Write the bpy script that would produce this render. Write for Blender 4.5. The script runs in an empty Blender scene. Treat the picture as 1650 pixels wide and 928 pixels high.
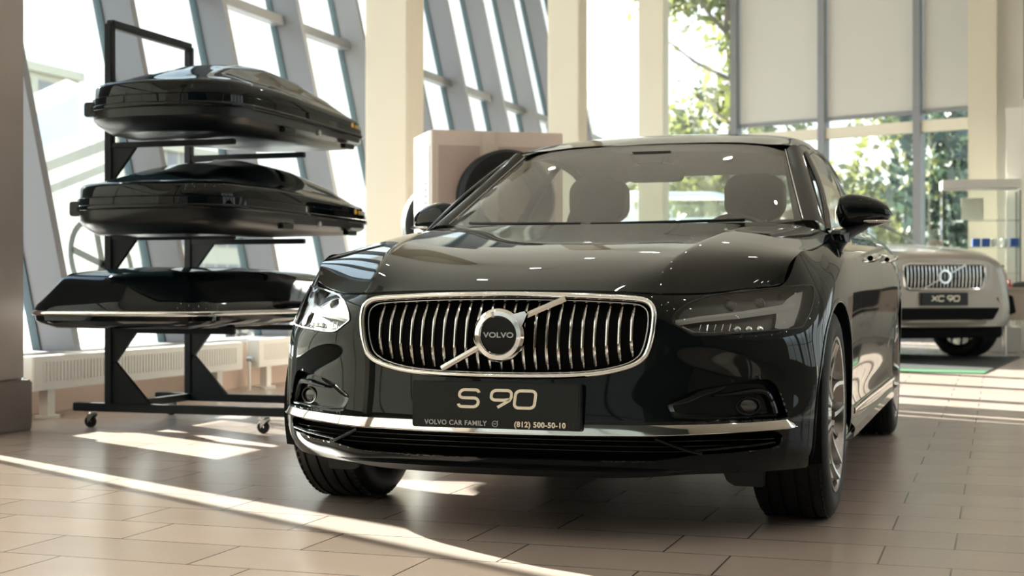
import bpy, bmesh, math, random
import numpy as np
from mathutils import Vector, Matrix
from mathutils.bvhtree import BVHTree
PI = math.pi
random.seed(7)
SC = bpy.context.scene
COL = SC.collection

# ------------------------------------------------------------------ camera, world, sun, exposure
cam_d = bpy.data.cameras.new('camera')
cam = bpy.data.objects.new('camera', cam_d)
COL.objects.link(cam)
cam.location = (1.430, -4.943, 0.759)
cam.rotation_euler = (PI/2, 0, 0.320)
cam_d.sensor_width = 36.0
cam_d.lens = 36.0*2364.0/1650.0
cam_d.clip_end = 500
cam_d.dof.use_dof = True
cam_d.dof.focus_distance = 4.42
cam_d.dof.aperture_fstop = 4.5
SC.camera = cam
SC.view_settings.view_transform = 'Standard'
SC.view_settings.look = 'None'
SC.view_settings.gamma = 1.0
SC.view_settings.use_curve_mapping = False
SC.view_settings.exposure = 1.15

SUN_AZ = Vector((0.888, -0.459, 0)).normalized()    # horizontal travel of the light
SUN_EL = math.radians(20)
world = bpy.data.worlds.new('sky')
SC.world = world
world.use_nodes = True
wn, wl = world.node_tree.nodes, world.node_tree.links
bg = wn['Background']
tc = wn.new('ShaderNodeTexCoord'); sx = wn.new('ShaderNodeSeparateXYZ')
wl.new(tc.outputs['Generated'], sx.inputs['Vector'])
rp = wn.new('ShaderNodeValToRGB')
e = rp.color_ramp.elements
e[0].position = 0.0; e[0].color = (0.30, 0.30, 0.29, 1)
e[1].position = 1.0; e[1].color = (0.34, 0.54, 0.86, 1)
for p_, c_ in ((0.49, (0.20, 0.20, 0.19, 1)), (0.505, (0.42, 0.44, 0.435, 1)), (0.60, (0.46, 0.49, 0.50, 1)), (0.66, (0.85, 0.97, 1.05, 1)), (0.80, (0.62, 0.82, 1.05, 1))):
    k_ = e.new(p_); k_.color = c_
mr_ = wn.new('ShaderNodeMapRange'); mr_.inputs['From Min'].default_value = -1; mr_.inputs['From Max'].default_value = 1
wl.new(sx.outputs['Z'], mr_.inputs['Value']); wl.new(mr_.outputs['Result'], rp.inputs['Fac'])
wl.new(rp.outputs['Color'], bg.inputs['Color'])
bg.inputs['Strength'].default_value = 2.0
sun_d = bpy.data.lights.new('sun', 'SUN')
sun = bpy.data.objects.new('sun', sun_d)
COL.objects.link(sun)
sun_d.energy = 25.0
sun_d.angle = math.radians(0.6)
sun_d.color = (1.0, 0.94, 0.84)
sd = Vector((SUN_AZ.x*math.cos(SUN_EL), SUN_AZ.y*math.cos(SUN_EL), -math.sin(SUN_EL)))
sun.rotation_euler = sd.to_track_quat('-Z', 'Y').to_euler()
sun.location = (-20, 10, 25)

# ------------------------------------------------------------------ helpers
def mat(name, col, rough=0.5, metal=0.0, coat=0.0, spec=0.5, emit=None, estr=0.0, bump=None, noise=None):
    m = bpy.data.materials.new(name)
    m.use_nodes = True
    N, L = m.node_tree.nodes, m.node_tree.links
    b = N['Principled BSDF']
    b.inputs['Base Color'].default_value = (*col, 1)
    b.inputs['Roughness'].default_value = rough
    b.inputs['Metallic'].default_value = metal
    b.inputs['Coat Weight'].default_value = coat
    b.inputs['Coat Roughness'].default_value = 0.02
    b.inputs['Specular IOR Level'].default_value = spec
    if emit:
        b.inputs['Emission Color'].default_value = (*emit, 1)
        b.inputs['Emission Strength'].default_value = estr
    if noise:                       # (scale, amount): gentle colour variation of the material itself
        t = N.new('ShaderNodeTexNoise'); t.inputs['Scale'].default_value = noise[0]
        t.inputs['Detail'].default_value = 4
        c = N.new('ShaderNodeTexCoord')
        L.new(c.outputs['Object'], t.inputs['Vector'])
        r = N.new('ShaderNodeMapRange')
        r.inputs['To Min'].default_value = 1-noise[1]; r.inputs['To Max'].default_value = 1+noise[1]
        L.new(t.outputs['Fac'], r.inputs['Value'])
        x = N.new('ShaderNodeVectorMath'); x.operation = 'SCALE'
        x.inputs[0].default_value = col
        L.new(r.outputs['Result'], x.inputs['Scale'])
        L.new(x.outputs['Vector'], b.inputs['Base Color'])
    if bump:                        # (scale, strength)
        t = N.new('ShaderNodeTexNoise'); t.inputs['Scale'].default_value = bump[0]
        c = N.new('ShaderNodeTexCoord')
        L.new(c.outputs['Object'], t.inputs['Vector'])
        u = N.new('ShaderNodeBump'); u.inputs['Strength'].default_value = bump[1]
        u.inputs['Distance'].default_value = 0.01
        L.new(t.outputs['Fac'], u.inputs['Height']); L.new(u.outputs['Normal'], b.inputs['Normal'])
    return m

def glass_mat(name, tint=(0.9, 0.95, 0.93), ior=1.5, haze=None):
    """thin pane: tinted see-through with Fresnel mirror reflection"""
    m = bpy.data.materials.new(name); m.use_nodes = True
    N, L = m.node_tree.nodes, m.node_tree.links
    N.remove(N['Principled BSDF'])
    t = N.new('ShaderNodeBsdfTransparent'); t.inputs['Color'].default_value = (*tint, 1)
    g = N.new('ShaderNodeBsdfGlossy'); g.inputs['Roughness'].default_value = 0.0
    f = N.new('ShaderNodeFresnel')
    gm = N.new('ShaderNodeNewGeometry'); im = N.new('ShaderNodeMapRange')      # same reflection from both sides of the pane
    im.inputs['To Min'].default_value = ior; im.inputs['To Max'].default_value = 1/ior
    L.new(gm.outputs['Backfacing'], im.inputs['Value']); L.new(im.outputs['Result'], f.inputs['IOR'])
    mx = N.new('ShaderNodeMixShader')
    L.new(f.outputs['Fac'], mx.inputs['Fac']); L.new(t.outputs['BSDF'], mx.inputs[1]); L.new(g.outputs['BSDF'], mx.inputs[2])
    out = mx
    if haze:
        d = N.new('ShaderNodeBsdfDiffuse'); d.inputs['Color'].default_value = (0.9, 0.9, 0.88, 1)
        m2 = N.new('ShaderNodeMixShader'); m2.inputs['Fac'].default_value = haze
        L.new(mx.outputs['Shader'], m2.inputs[1]); L.new(d.outputs['BSDF'], m2.inputs[2]); out = m2
    L.new(out.outputs['Shader'], N['Material Output'].inputs['Surface'])
    return m

def link(name, me, parent=None):
    o = bpy.data.objects.new(name, me); COL.objects.link(o)
    if parent is not None: o.parent = parent
    return o

def obj(name, V, Fc, m, parent=None, smooth=True, auto=None):
    me = bpy.data.meshes.new(name)
    me.from_pydata([tuple(map(float, v)) for v in V], [], [tuple(map(int, f)) for f in Fc])
    me.validate()
    me.materials.append(m)
    if smooth:
        me.polygons.foreach_set('use_smooth', [True]*len(me.polygons))
        if auto: me.set_sharp_from_angle(angle=math.radians(auto))
    me.update()
    return link(name, me, parent)

class MB:
    """collects shapes into one mesh"""
    def __init__(s): s.V = []; s.F = []
    def add(s, V, F):
        b = len(s.V); s.V += [tuple(map(float, v)) for v in V]; s.F += [tuple(int(i)+b for i in f) for f in F]; return s
    def build(s, name, m, parent=None, smooth=True, auto=35, bevel=0, seg=2):
        o = obj(name, s.V, s.F, m, parent, smooth, auto)
        if bevel:
            bm = bmesh.new(); bm.from_mesh(o.data)
            es = [e for e in bm.edges if len(e.link_faces) == 2 and e.calc_face_angle(0) > 0.6]
            bmesh.ops.bevel(bm, geom=es, offset=bevel, segments=seg, affect='EDGES', clamp_overlap=True)
            bm.to_mesh(o.data); bm.free()
            o.data.polygons.foreach_set('use_smooth', [True]*len(o.data.polygons))
            o.data.set_sharp_from_angle(angle=math.radians(auto))
        return o
    def box(s, a, b, M=None):
        x0, y0, z0 = a; x1, y1, z1 = b
        V = [(x0,y0,z0),(x1,y0,z0),(x1,y1,z0),(x0,y1,z0),(x0,y0,z1),(x1,y0,z1),(x1,y1,z1),(x0,y1,z1)]
        if M is not None: V = [tuple(M @ Vector(v)) for v in V]
        return s.add(V, [(3,2,1,0),(4,5,6,7),(0,1,5,4),(1,2,6,5),(2,3,7,6),(3,0,4,7)])
    def prism(s, poly, d0, d1, axis='y', M=None):
        """poly in the two other axes, extruded along axis"""
        n = len(poly); V = []
        for d in (d0, d1):
            for p, q in poly:
                v = {'x': (d, p, q), 'y': (p, d, q), 'z': (p, q, d)}[axis]
                V.append(tuple(M @ Vector(v)) if M is not None else v)
        F = [tuple(range(n)), tuple(range(2*n-1, n-1, -1))]
        F += [(i, i+n, (i+1) % n+n, (i+1) % n) for i in range(n)]
        return s.add(V, F)
    def tube(s, pts, r, n=10, closed=False, caps=True, prof=None, up=None):
        """sweep a circle (or 2D profile prof) along pts; r number or list"""
        P = [Vector(p) for p in pts]; k = len(P)
        rr = r if isinstance(r, (list, tuple)) else [r]*k
        T = []
        for i in range(k):
            a = P[(i-1) % k] if (closed or i > 0) else P[i]
            b = P[(i+1) % k] if (closed or i < k-1) else P[i]
            t = b-a
            T.append(t.normalized() if t.length > 1e-9 else Vector((0, 0, 1)))
        if up is None:
            ref = Vector((0, 0, 1)) if abs(T[0].z) < 0.9 else Vector((1, 0, 0))
            nrm = (ref-T[0]*ref.dot(T[0])).normalized()
        V = []; pr = prof or [(math.cos(2*PI*j/n), math.sin(2*PI*j/n)) for j in range(n)]
        m = len(pr)
        for i in range(k):
            if up is None:
                nrm = (nrm-T[i]*nrm.dot(T[i])).normalized(); N_ = nrm
            else:
                u = Vector(up[i]) if not isinstance(up, Vector) else up
                N_ = (u-T[i]*u.dot(T[i])).normalized()
            B = T[i].cross(N_)
            for (p, q) in pr:
                V.append(P[i]+(N_*p+B*q)*rr[i])
        F = []
        for i in range(k if closed else k-1):
            a = i*m; b = ((i+1) % k)*m
            for j in range(m):
                F.append((a+j, a+(j+1) % m, b+(j+1) % m, b+j))
        if caps and not closed:
            F.append(tuple(range(m-1, -1, -1))); F.append(tuple((k-1)*m+j for j in range(m)))
        return s.add(V, F)
    def lathe(s, prof, n=48, M=None, closed=False):
        """prof [(r, h)] turned about local z"""
        k = len(prof); V = []
        for i in range(n):
            a = 2*PI*i/n
            for r, h in prof:
                v = Vector((r*math.cos(a), r*math.sin(a), h)); V.append(M @ v if M is not None else v)
        F = []
        for i in range(n):
            a = i*k; b = ((i+1) % n)*k
            for j in range(k if closed else k-1):
                F.append((a+j, b+j, b+(j+1) % k, a+(j+1) % k))
        return s.add(V, F)
    def grid(s, G, flip=False, wrap=False):
        """G array [a][b][3]"""
        G = np.asarray(G); a, b = G.shape[:2]
        F = []
        for i in range(a-1):
            for j in range(b-1):
                q = (i*b+j, i*b+j+1, (i+1)*b+j+1, (i+1)*b+j)
                F.append(q[::-1] if flip else q)
        return s.add(G.reshape(-1, 3), F)
    def ball(s, c, r, n=12, m=8):
        V = []; F = []
        rx, ry, rz = r if isinstance(r, (tuple, list)) else (r, r, r)
        for i in range(m+1):
            t = PI*i/m
            for j in range(n):
                a = 2*PI*j/n
                V.append((c[0]+rx*math.sin(t)*math.cos(a), c[1]+ry*math.sin(t)*math.sin(a), c[2]+rz*math.cos(t)))
        for i in range(m):
            for j in range(n):
                F.append((i*n+j, (i+1)*n+j, (i+1)*n+(j+1) % n, i*n+(j+1) % n))
        return s.add(V, F)

def thing(name, label, cat, loc=(0, 0, 0), rz=0.0, group=None):
    o = bpy.data.objects.new(name, None); COL.objects.link(o)
    o.empty_display_size = 0.1
    o.location = loc; o.rotation_euler = (0, 0, rz)
    return tag(o, label, cat, group)
def tag(o, label, cat, group=None):
    o['label'] = label; o['category'] = cat
    if group: o['group'] = group
    return o
def struct(o):
    o['kind'] = 'structure'; return o
def copy_tree(o, parent=None):
    c = o.copy(); COL.objects.link(c)
    if parent is not None: c.parent = parent
    for ch in list(o.children): copy_tree(ch, c)
    return c

# ---- spline surfaces
def nat_spline(t, Y, tt):
    """natural cubic spline through Y (n,...) at t evaluated at tt"""
    t = np.asarray(t, float); Y = np.asarray(Y, float); n = len(t)
    h = np.diff(t); A = np.zeros((n, n)); R = np.zeros_like(Y)
    A[0, 0] = A[-1, -1] = 1
    for i in range(1, n-1):
        A[i, i-1] = h[i-1]; A[i, i] = 2*(h[i-1]+h[i]); A[i, i+1] = h[i]
        R[i] = 6*((Y[i+1]-Y[i])/h[i]-(Y[i]-Y[i-1])/h[i-1])
    M = np.linalg.solve(A, R.reshape(n, -1)).reshape(Y.shape)
    k = np.clip(np.searchsorted(t, tt, side='right')-1, 0, n-2)
    sh = (slice(None),)+(None,)*(Y.ndim-1)
    d = (tt-t[k])[sh]; hh = h[k][sh]
    a = Y[k]; c = M[k]/2; dd = (M[k+1]-M[k])/(6*hh)
    b = (Y[k+1]-Y[k])/hh-hh*(2*M[k]+M[k+1])/6
    return a+b*d+c*d*d+dd*d**3

def params(P, pw=0.7):
    """shared parameter along axis 0 of a control grid (a,b,3): mean of chord lengths**pw"""
    d = np.linalg.norm(np.diff(P, axis=0), axis=-1)**pw
    d = d.mean(axis=1) if d.ndim > 1 else d
    return np.concatenate([[0], np.cumsum(d)])

def sample_t(t, n):
    """n sub-steps per interval"""
    o = []
    for i in range(len(t)-1):
        k = n[i] if isinstance(n, (list, tuple)) else n
        o += list(t[i]+(t[i+1]-t[i])*np.arange(k)/k)
    return np.array(o+[t[-1]])

def surf(P, nu, nv, pw=0.7):
    P = np.asarray(P, float)
    tu = params(P, pw); tv = params(P.transpose(1, 0, 2), pw)
    uu, vv = sample_t(tu, nu), sample_t(tv, nv)
    G = nat_spline(tu, P, uu)
    G = nat_spline(tv, G.transpose(1, 0, 2), vv).transpose(1, 0, 2)
    return G, uu, vv, tu, tv

def curve(P, n, pw=0.6):
    P = np.asarray(P, float); t = params(P[:, None, :], pw)
    return nat_spline(t, P, np.linspace(t[0], t[-1], n))

def inside(poly, p):
    """vectorised point in polygon, poly (n,2), p (m,2)"""
    poly = np.asarray(poly); x, y = p[:, 0], p[:, 1]; c = np.zeros(len(p), bool)
    n = len(poly)
    for i in range(n):
        x0, y0 = poly[i]; x1, y1 = poly[(i+1) % n]
        k = (y0 > y) != (y1 > y)
        with np.errstate(divide='ignore', invalid='ignore'):
            c ^= k & (x < (x1-x0)*(y-y0)/(y1-y0)+x0)
    return c

def near_poly(poly, p):
    """nearest point on closed polyline and distance"""
    poly = np.asarray(poly, float); best = np.full(len(p), 1e9); q = np.array(p, float)
    for i in range(len(poly)):
        a = poly[i]; b = poly[(i+1) % len(poly)]; ab = b-a; L2 = (ab@ab)+1e-12
        t = np.clip(((p-a)@ab)/L2, 0, 1); c = a+t[:, None]*ab
        d = np.linalg.norm(p-c, axis=1); k = d < best
        best[k] = d[k]; q[k] = c[k]
    return q, best
# ------------------------------------------------------------------ materials
M = {}
M['paint'] = mat('black_car_paint', (0.004, 0.0065, 0.007), 0.3, 0, 1.0, 0.0)
M['paint'].node_tree.nodes['Principled BSDF'].inputs['Coat IOR'].default_value = 1.33
M['chrome'] = mat('chrome', (0.78, 0.78, 0.77), 0.06, 1.0)
M['satin_chrome'] = mat('satin_chrome', (0.57, 0.57, 0.565), 0.14, 1.0)
M['alloy'] = mat('machined_alloy', (0.40, 0.40, 0.40), 0.20, 1.0)
M['alloy_dark'] = mat('dark_alloy', (0.03, 0.03, 0.032), 0.3, 0.4, 0.5)
M['rubber'] = mat('tyre_rubber', (0.006, 0.006, 0.0065), 0.6, 0, 0, 0.25, bump=(60, 0.15))
M['plastic'] = mat('black_plastic', (0.0035, 0.0045, 0.005), 0.42, spec=0.3)
M['gloss_plastic'] = mat('gloss_black_plastic', (0.003, 0.004, 0.004), 0.12, 0, 0.0, 0.35)
M['void'] = mat('dark_grille_mesh', (0.002, 0.002, 0.0025), 0.7, spec=0.1)
M['plate'] = mat('plate_black', (0.004, 0.0065, 0.0065), 0.3, spec=0.3)
M['white_print'] = mat('ivory_print', (0.80, 0.74, 0.60), 0.5)
M['grey_print'] = mat('grey_print', (0.42, 0.43, 0.43), 0.5)
M['lamp_housing'] = mat('lamp_housing_grey', (0.08, 0.083, 0.086), 0.25, 0.5)
M['lamp_light'] = mat('light_guide_white', (0.25, 0.25, 0.25), 0.3)
M['lamp_dark'] = mat('lamp_dark', (0.02, 0.022, 0.024), 0.25)
M['car_glass'] = glass_mat('car_glass', (0.88, 0.92, 0.88), 1.75)
M['lens'] = glass_mat('lens_glass', (0.93, 0.95, 0.95), 1.45)
M['seat'] = mat('charcoal_leather', (0.030, 0.030, 0.030), 0.5, bump=(120, 0.1))
M['trim_dark'] = mat('cabin_trim', (0.018, 0.018, 0.018), 0.6)
M['headliner'] = mat('headliner_grey', (0.28, 0.28, 0.27), 0.8)
M['silver_paint'] = mat('beige_silver_paint', (0.30, 0.27, 0.235), 0.34, 0.5, 0.7)
M['white_paint'] = mat('white_paint', (0.80, 0.80, 0.79), 0.3, 0, 0.6)
M['frame'] = mat('grey_aluminium', (0.175, 0.175, 0.185), 0.45, 0.2)
M['frame_dark'] = mat('dark_gasket', (0.045, 0.075, 0.085), 0.5)
M['pane'] = glass_mat('window_pane', (0.93, 0.96, 0.95), 1.45)
M['pane_hazy'] = glass_mat('window_pane_dusty', (0.93, 0.96, 0.95), 1.45, 0.015)
M['cream'] = mat('cream_plaster', (0.60, 0.55, 0.455), 0.75, noise=(1.5, 0.03))
M['white_wall'] = mat('white_plaster', (0.62, 0.60, 0.55), 0.8, noise=(1.2, 0.03))
M['far_wall'] = mat('dark_slate_wall', (0.045, 0.055, 0.056), 0.7, noise=(1.0, 0.1))
M['side_wall'] = mat('beige_wall', (0.42, 0.37, 0.31), 0.7, noise=(1.0, 0.05))
M['ceiling'] = mat('ceiling_panel', (0.72, 0.69, 0.64), 0.8)
M['column_stone'] = mat('taupe_stone', (0.37, 0.32, 0.29), 0.4, noise=(3.0, 0.12))
M['column_base'] = mat('dark_taupe_stone', (0.20, 0.16, 0.14), 0.4, noise=(3.0, 0.12))
M['blind'] = mat('roller_blind', (0.47, 0.46, 0.43), 0.85)
M['salmon'] = mat('salmon_paint', (0.62, 0.47, 0.38), 0.75, noise=(1.5, 0.03))
M['radiator'] = mat('radiator_enamel', (0.78, 0.755, 0.70), 0.35)
M['steel_black'] = mat('black_powder_coat', (0.002, 0.005, 0.007), 0.5, spec=0.25)
M['box_black'] = mat('gloss_box_black', (0.002, 0.004, 0.005), 0.3, 0, 0.5, 0.0)
M['box_grey'] = mat('textured_box_base', (0.005, 0.0075, 0.009), 0.3, 0, 0.0, 0.3)
M['castor'] = mat('castor_zinc', (0.45, 0.47, 0.47), 0.3, 0.9)
M['orange'] = mat('amber_logo', (0.75, 0.42, 0.06), 0.5)
M['stand_wall'] = mat('display_stand_beige', (0.66, 0.56, 0.49), 0.6)
M['stand_face'] = mat('display_stand_pink', (0.47, 0.37, 0.33), 0.6)
M['table_top'] = mat('table_laminate', (0.50, 0.42, 0.35), 0.4)
M['metal_leg'] = mat('chrome_leg', (0.7, 0.68, 0.64), 0.15, 1.0)
M['mat_black'] = mat('black_mat', (0.012, 0.014, 0.014), 0.7)
M['mat_green'] = mat('green_turf', (0.010, 0.10, 0.030), 0.8, noise=(80, 0.4))
M['bark'] = mat('bark', (0.10, 0.075, 0.055), 0.9, noise=(6, 0.3))
M['red'] = mat('red_enamel', (0.5, 0.03, 0.02), 0.3)
M['blue'] = mat('blue_packaging', (0.02, 0.07, 0.28), 0.4)
M['white_gloss'] = mat('white_gloss', (0.75, 0.74, 0.70), 0.3)

def leaf_mat(name, c):
    m = mat(name, c, 0.55, noise=(1.3, 0.45))
    N, L = m.node_tree.nodes, m.node_tree.links
    t = N.new('ShaderNodeBsdfTranslucent'); t.inputs['Color'].default_value = (c[0]*1.5, c[1]*1.4, c[2]*1.1, 1)
    mx = N.new('ShaderNodeMixShader'); mx.inputs['Fac'].default_value = 0.3
    L.new(N['Principled BSDF'].outputs['BSDF'], mx.inputs[1]); L.new(t.outputs['BSDF'], mx.inputs[2])
    L.new(mx.outputs['Shader'], N['Material Output'].inputs['Surface'])
    return m
M['leaf'] = leaf_mat('leaf_green', (0.12, 0.135, 0.05))
M['leaf_dark'] = leaf_mat('leaf_dark_green', (0.035, 0.060, 0.048))

def floor_mat():
    m = mat('floor_tiles', (0.4, 0.3, 0.25), 0.3)
    N, L = m.node_tree.nodes, m.node_tree.links
    b = N['Principled BSDF']
    co = N.new('ShaderNodeTexCoord'); mp = N.new('ShaderNodeMapping')
    mp.inputs['Location'].default_value = (-0.515, -0.1, 0)
    L.new(co.outputs['Object'], mp.inputs['Vector'])
    br = N.new('ShaderNodeTexBrick')
    br.offset = 0.675; br.offset_frequency = 2; br.squash = 1.0
    br.inputs['Scale'].default_value = 1.0
    br.inputs['Brick Width'].default_value = 0.60
    br.inputs['Row Height'].default_value = 0.30
    br.inputs['Mortar Size'].default_value = 0.0030
    br.inputs['Mortar Smooth'].default_value = 0.1
    br.inputs['Bias'].default_value = 0.0
    br.inputs['Color1'].default_value = (0.395, 0.325, 0.285, 1)
    br.inputs['Color2'].default_value = (0.352, 0.291, 0.257, 1)
    br.inputs['Mortar'].default_value = (0.085, 0.065, 0.055, 1)
    L.new(mp.outputs['Vector'], br.inputs['Vector'])
    no = N.new('ShaderNodeTexNoise'); no.inputs['Scale'].default_value = 3.0; no.inputs['Detail'].default_value = 5
    L.new(co.outputs['Object'], no.inputs['Vector'])
    r = N.new('ShaderNodeMapRange'); r.inputs['To Min'].default_value = 0.92; r.inputs['To Max'].default_value = 1.08
    L.new(no.outputs['Fac'], r.inputs['Value'])
    x = N.new('ShaderNodeVectorMath'); x.operation = 'SCALE'
    L.new(br.outputs['Color'], x.inputs[0]); L.new(r.outputs['Result'], x.inputs['Scale'])
    L.new(x.outputs['Vector'], b.inputs['Base Color'])
    r2 = N.new('ShaderNodeMapRange'); r2.inputs['To Min'].default_value = 0.21; r2.inputs['To Max'].default_value = 0.25
    L.new(no.outputs['Fac'], r2.inputs['Value']); L.new(r2.outputs['Result'], b.inputs['Roughness'])
    return m
M['floor'] = floor_mat()
# ------------------------------------------------------------------ shape of the sedan: control points of the ring (front centre -> rear centre), rows top -> bottom
def _c(xs, ys, zs): return list(zip(xs, ys, zs))
def _cy(y, xz): return [(x, y, z) for x, z in xz]
RING = [
 [(0,-.700,.748),(0,-.722,.70),(0,-.742,.62),(0,-.752,.53),(0,-.765,.44),(0,-.775,.365),(0,-.770,.31),(0,-.755,.25),(0,-.725,.205)],
 [(.20,-.697,.747),(.20,-.718,.70),(.20,-.738,.62),(.20,-.749,.53),(.20,-.761,.44),(.20,-.770,.365),(.20,-.766,.31),(.20,-.750,.25),(.20,-.72,.205)],
 [(.38,-.686,.744),(.38,-.708,.70),(.38,-.726,.62),(.38,-.734,.53),(.38,-.745,.44),(.38,-.753,.365),(.38,-.748,.31),(.38,-.732,.25),(.38,-.70,.205)],
 [(.48,-.670,.738),(.485,-.695,.70),(.49,-.709,.62),(.495,-.712,.53),(.50,-.721,.44),(.50,-.729,.365),(.50,-.724,.31),(.50,-.706,.25),(.495,-.675,.205)],
 [(.62,-.557,.742),(.62,-.605,.70),(.625,-.648,.62),(.632,-.645,.53),(.64,-.645,.44),(.645,-.650,.365),(.645,-.644,.31),(.64,-.626,.25),(.63,-.595,.205)],
 [(.72,-.440,.757),(.735,-.495,.70),(.752,-.550,.62),(.760,-.558,.53),(.765,-.555,.44),(.770,-.558,.365),(.77,-.553,.31),(.765,-.537,.25),(.75,-.505,.205)],
 [(.80,-.345,.775),(.828,-.388,.70),(.846,-.438,.62),(.853,-.450,.53),(.857,-.450,.44),(.860,-.453,.365),(.858,-.450,.31),(.85,-.440,.25),(.83,-.415,.205)],
 [(.822,-.250,.853),(.885,-.285,.715),(.898,-.335,.62),(.905,-.350,.53),(.908,-.352,.44),(.908,-.352,.365),(.905,-.352,.31),(.895,-.350,.25),(.875,-.335,.205)],
 [(.840,-.060,.881),(.912,-.090,.775),(.928,-.140,.655),(.933,-.150,.55),(.935,-.15,.45),(.935,-.15,.37),(.932,-.15,.31),(.92,-.15,.25),(.90,-.15,.205)],
 [(.855,.220,.908),(.922,.200,.835),(.941,.18,.70),(.943,.18,.57),(.942,.18,.46),(.940,.18,.375),(.936,.18,.31),(.925,.18,.25),(.90,.18,.205)],
 [(.845,.600,.950),(.918,.570,.87),(.944,.56,.73),(.941,.56,.585),(.934,.56,.47),(.930,.56,.38),(.932,.56,.31),(.925,.56,.25),(.89,.56,.205)],
 _cy(1.10,[(.800,.995),(.905,.91),(.943,.75),(.939,.60),(.928,.475),(.922,.385),(.930,.31),(.925,.25),(.89,.205)]),
 _cy(1.75,[(.795,1.02),(.903,.93),(.944,.765),(.940,.61),(.928,.48),(.922,.385),(.932,.31),(.925,.25),(.89,.205)]),
 _cy(2.40,[(.790,1.035),(.903,.945),(.946,.785),(.943,.62),(.934,.485),(.930,.385),(.935,.31),(.925,.25),(.89,.205)]),
 _cy(2.95,[(.775,1.05),(.895,.955),(.944,.80),(.945,.63),(.940,.49),(.938,.39),(.935,.31),(.925,.25),(.89,.21)]),
 _cy(3.45,[(.735,1.065),(.86,.965),(.915,.81),(.92,.64),(.915,.50),(.91,.40),(.90,.32),(.885,.26),(.86,.215)]),
 _c((.66,.77,.82,.825,.82,.815,.80,.79,.77),(3.78,3.83,3.86,3.87,3.87,3.865,3.855,3.84,3.81),(1.065,.965,.82,.65,.51,.41,.33,.27,.225)),
 _c((.40,.45,.48,.48,.48,.48,.47,.46,.45),(3.96,4.02,4.05,4.06,4.06,4.055,4.04,4.02,3.99),(1.062,.965,.82,.65,.51,.41,.33,.27,.23)),
 _c((0,)*9,(4.0,4.06,4.09,4.10,4.10,4.095,4.08,4.06,4.03),(1.06,.965,.82,.65,.51,.41,.33,.27,.23)),
]
HOOD = [  # rows front edge -> rear edge; columns centre -> ridge (index 3) -> cut line with the wing
 [(0,-.700,.752),(.20,-.697,.751),(.38,-.686,.748),(.478,-.668,.744),(.62,-.555,.746),(.80,-.343,.779)],
 [(0,-.620,.788),(.20,-.617,.788),(.38,-.612,.790),(.475,-.600,.800),(.635,-.485,.798),(.806,-.325,.815)],
 [(0,-.45,.845),(.20,-.45,.846),(.40,-.45,.852),(.503,-.44,.868),(.66,-.36,.860),(.822,-.25,.856)],
 [(0,-.22,.897),(.21,-.22,.898),(.43,-.22,.906),(.540,-.22,.918),(.69,-.16,.905),(.84,-.06,.884)],
 [(0,.10,.946),(.22,.10,.946),(.46,.10,.954),(.585,.10,.964),(.72,.15,.947),(.855,.22,.911)],
 [(0,.45,1.0),(.24,.46,1.0),(.47,.49,1.0),(.64,.53,.998),(.75,.56,.986),(.845,.60,.953)],
]
def mirror_rows(P):             # [row][col] centre->side  ->  left..centre..right
    return [[(-x, y, z) for x, y, z in r[:0:-1]]+list(r) for r in P]
RINGF = [[(-x, y, z) for x, y, z in c] for c in RING[:0:-1]]+[list(c) for c in RING]
NC0 = len(RING)-1               # index of the front centre column
SUBU = [8 if (i < NC0-9 or i >= NC0+9) else (24 if NC0-7 <= i < NC0+7 else 16) for i in range(2*NC0)]
SUBV = 11
RG, RU, RV, RTU, RTV = surf(RINGF, SUBU, SUBV)
def grid_normals(G):
    a = np.gradient(G, axis=0); b = np.gradient(G, axis=1)
    n = np.cross(a, b); return n/np.maximum(np.linalg.norm(n, axis=-1, keepdims=True), 1e-9)
RN = grid_normals(RG)
if RN[len(RG)//2, 20, 1] > 0: RN = -RN

def hood_patches():
    full = np.array(mirror_rows(HOOD))          # 6 x 11 : ridge columns at 2 and 8
    mid, _, _, _, _ = surf(full[:, 2:9], 12, 10)
    rt, _, _, _, _ = surf(full[:, 8:11], 12, 12)
    lt, _, _, _, _ = surf(full[:, 0:3], 12, 12)
    return lt, mid, rt
HP = hood_patches()
HOODG = np.concatenate([HP[0], HP[1][:, 1:], HP[2][:, 1:]], axis=1)
# ------------------------------------------------------------------ the showroom: floor, leaning glass front on the left, glass back wall, columns
WN = [0]
def win_name(): WN[0] += 1; return 'window_%d' % WN[0]
TN = [0]
def trim_name(): TN[0] += 1; return 'trim_%d' % TN[0]
XB, LEAN, ZT = -4.10, 0.22, 5.9            # foot of the leaning front, lean per metre, height of the room
def fx(z): return XB-LEAN*z
BW = Vector((-0.933, 0.359, 0)); BN = Vector((-0.359, -0.933, 0))   # back wall: direction (to the left) and normal into the room
BP = Vector((0.37, 16.8, 0))
corner = BP+BW*((BP.x-XB)/0.933)
right_end = BP-BW*15
room = [(XB, -14), (14.4, -14), (right_end.x, right_end.y), (corner.x, corner.y)]
struct(MB().prism([(x, y) for x, y in room], -0.12, 0.0, 'z').build('floor', M['floor'], smooth=False))
cl_ = [(fx(ZT)-.3, -14), (14.4, -14), (right_end.x, right_end.y+.3), (corner.x-3, corner.y+1.7)]
struct(MB().prism([(x, y) for x, y in cl_], ZT, ZT+.3, 'z').build('ceiling', M['ceiling'], smooth=False))
struct(MB().box((-6.5, -14.3, 0), (14.6, -14, ZT)).build('wall_front', M['far_wall'], smooth=False))
wr = MB(); wr.box((14.4, -14, 0), (14.7, right_end.y+.5, .7)); wr.box((14.4, -14, .7), (14.7, 1, ZT))
for k in range(5, 9): wr.box((14.4, -14+3*k, .7), (14.7, -14+3*k+.55, ZT))
struct(wr.build('wall_right', M['side_wall'], smooth=False))
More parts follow.
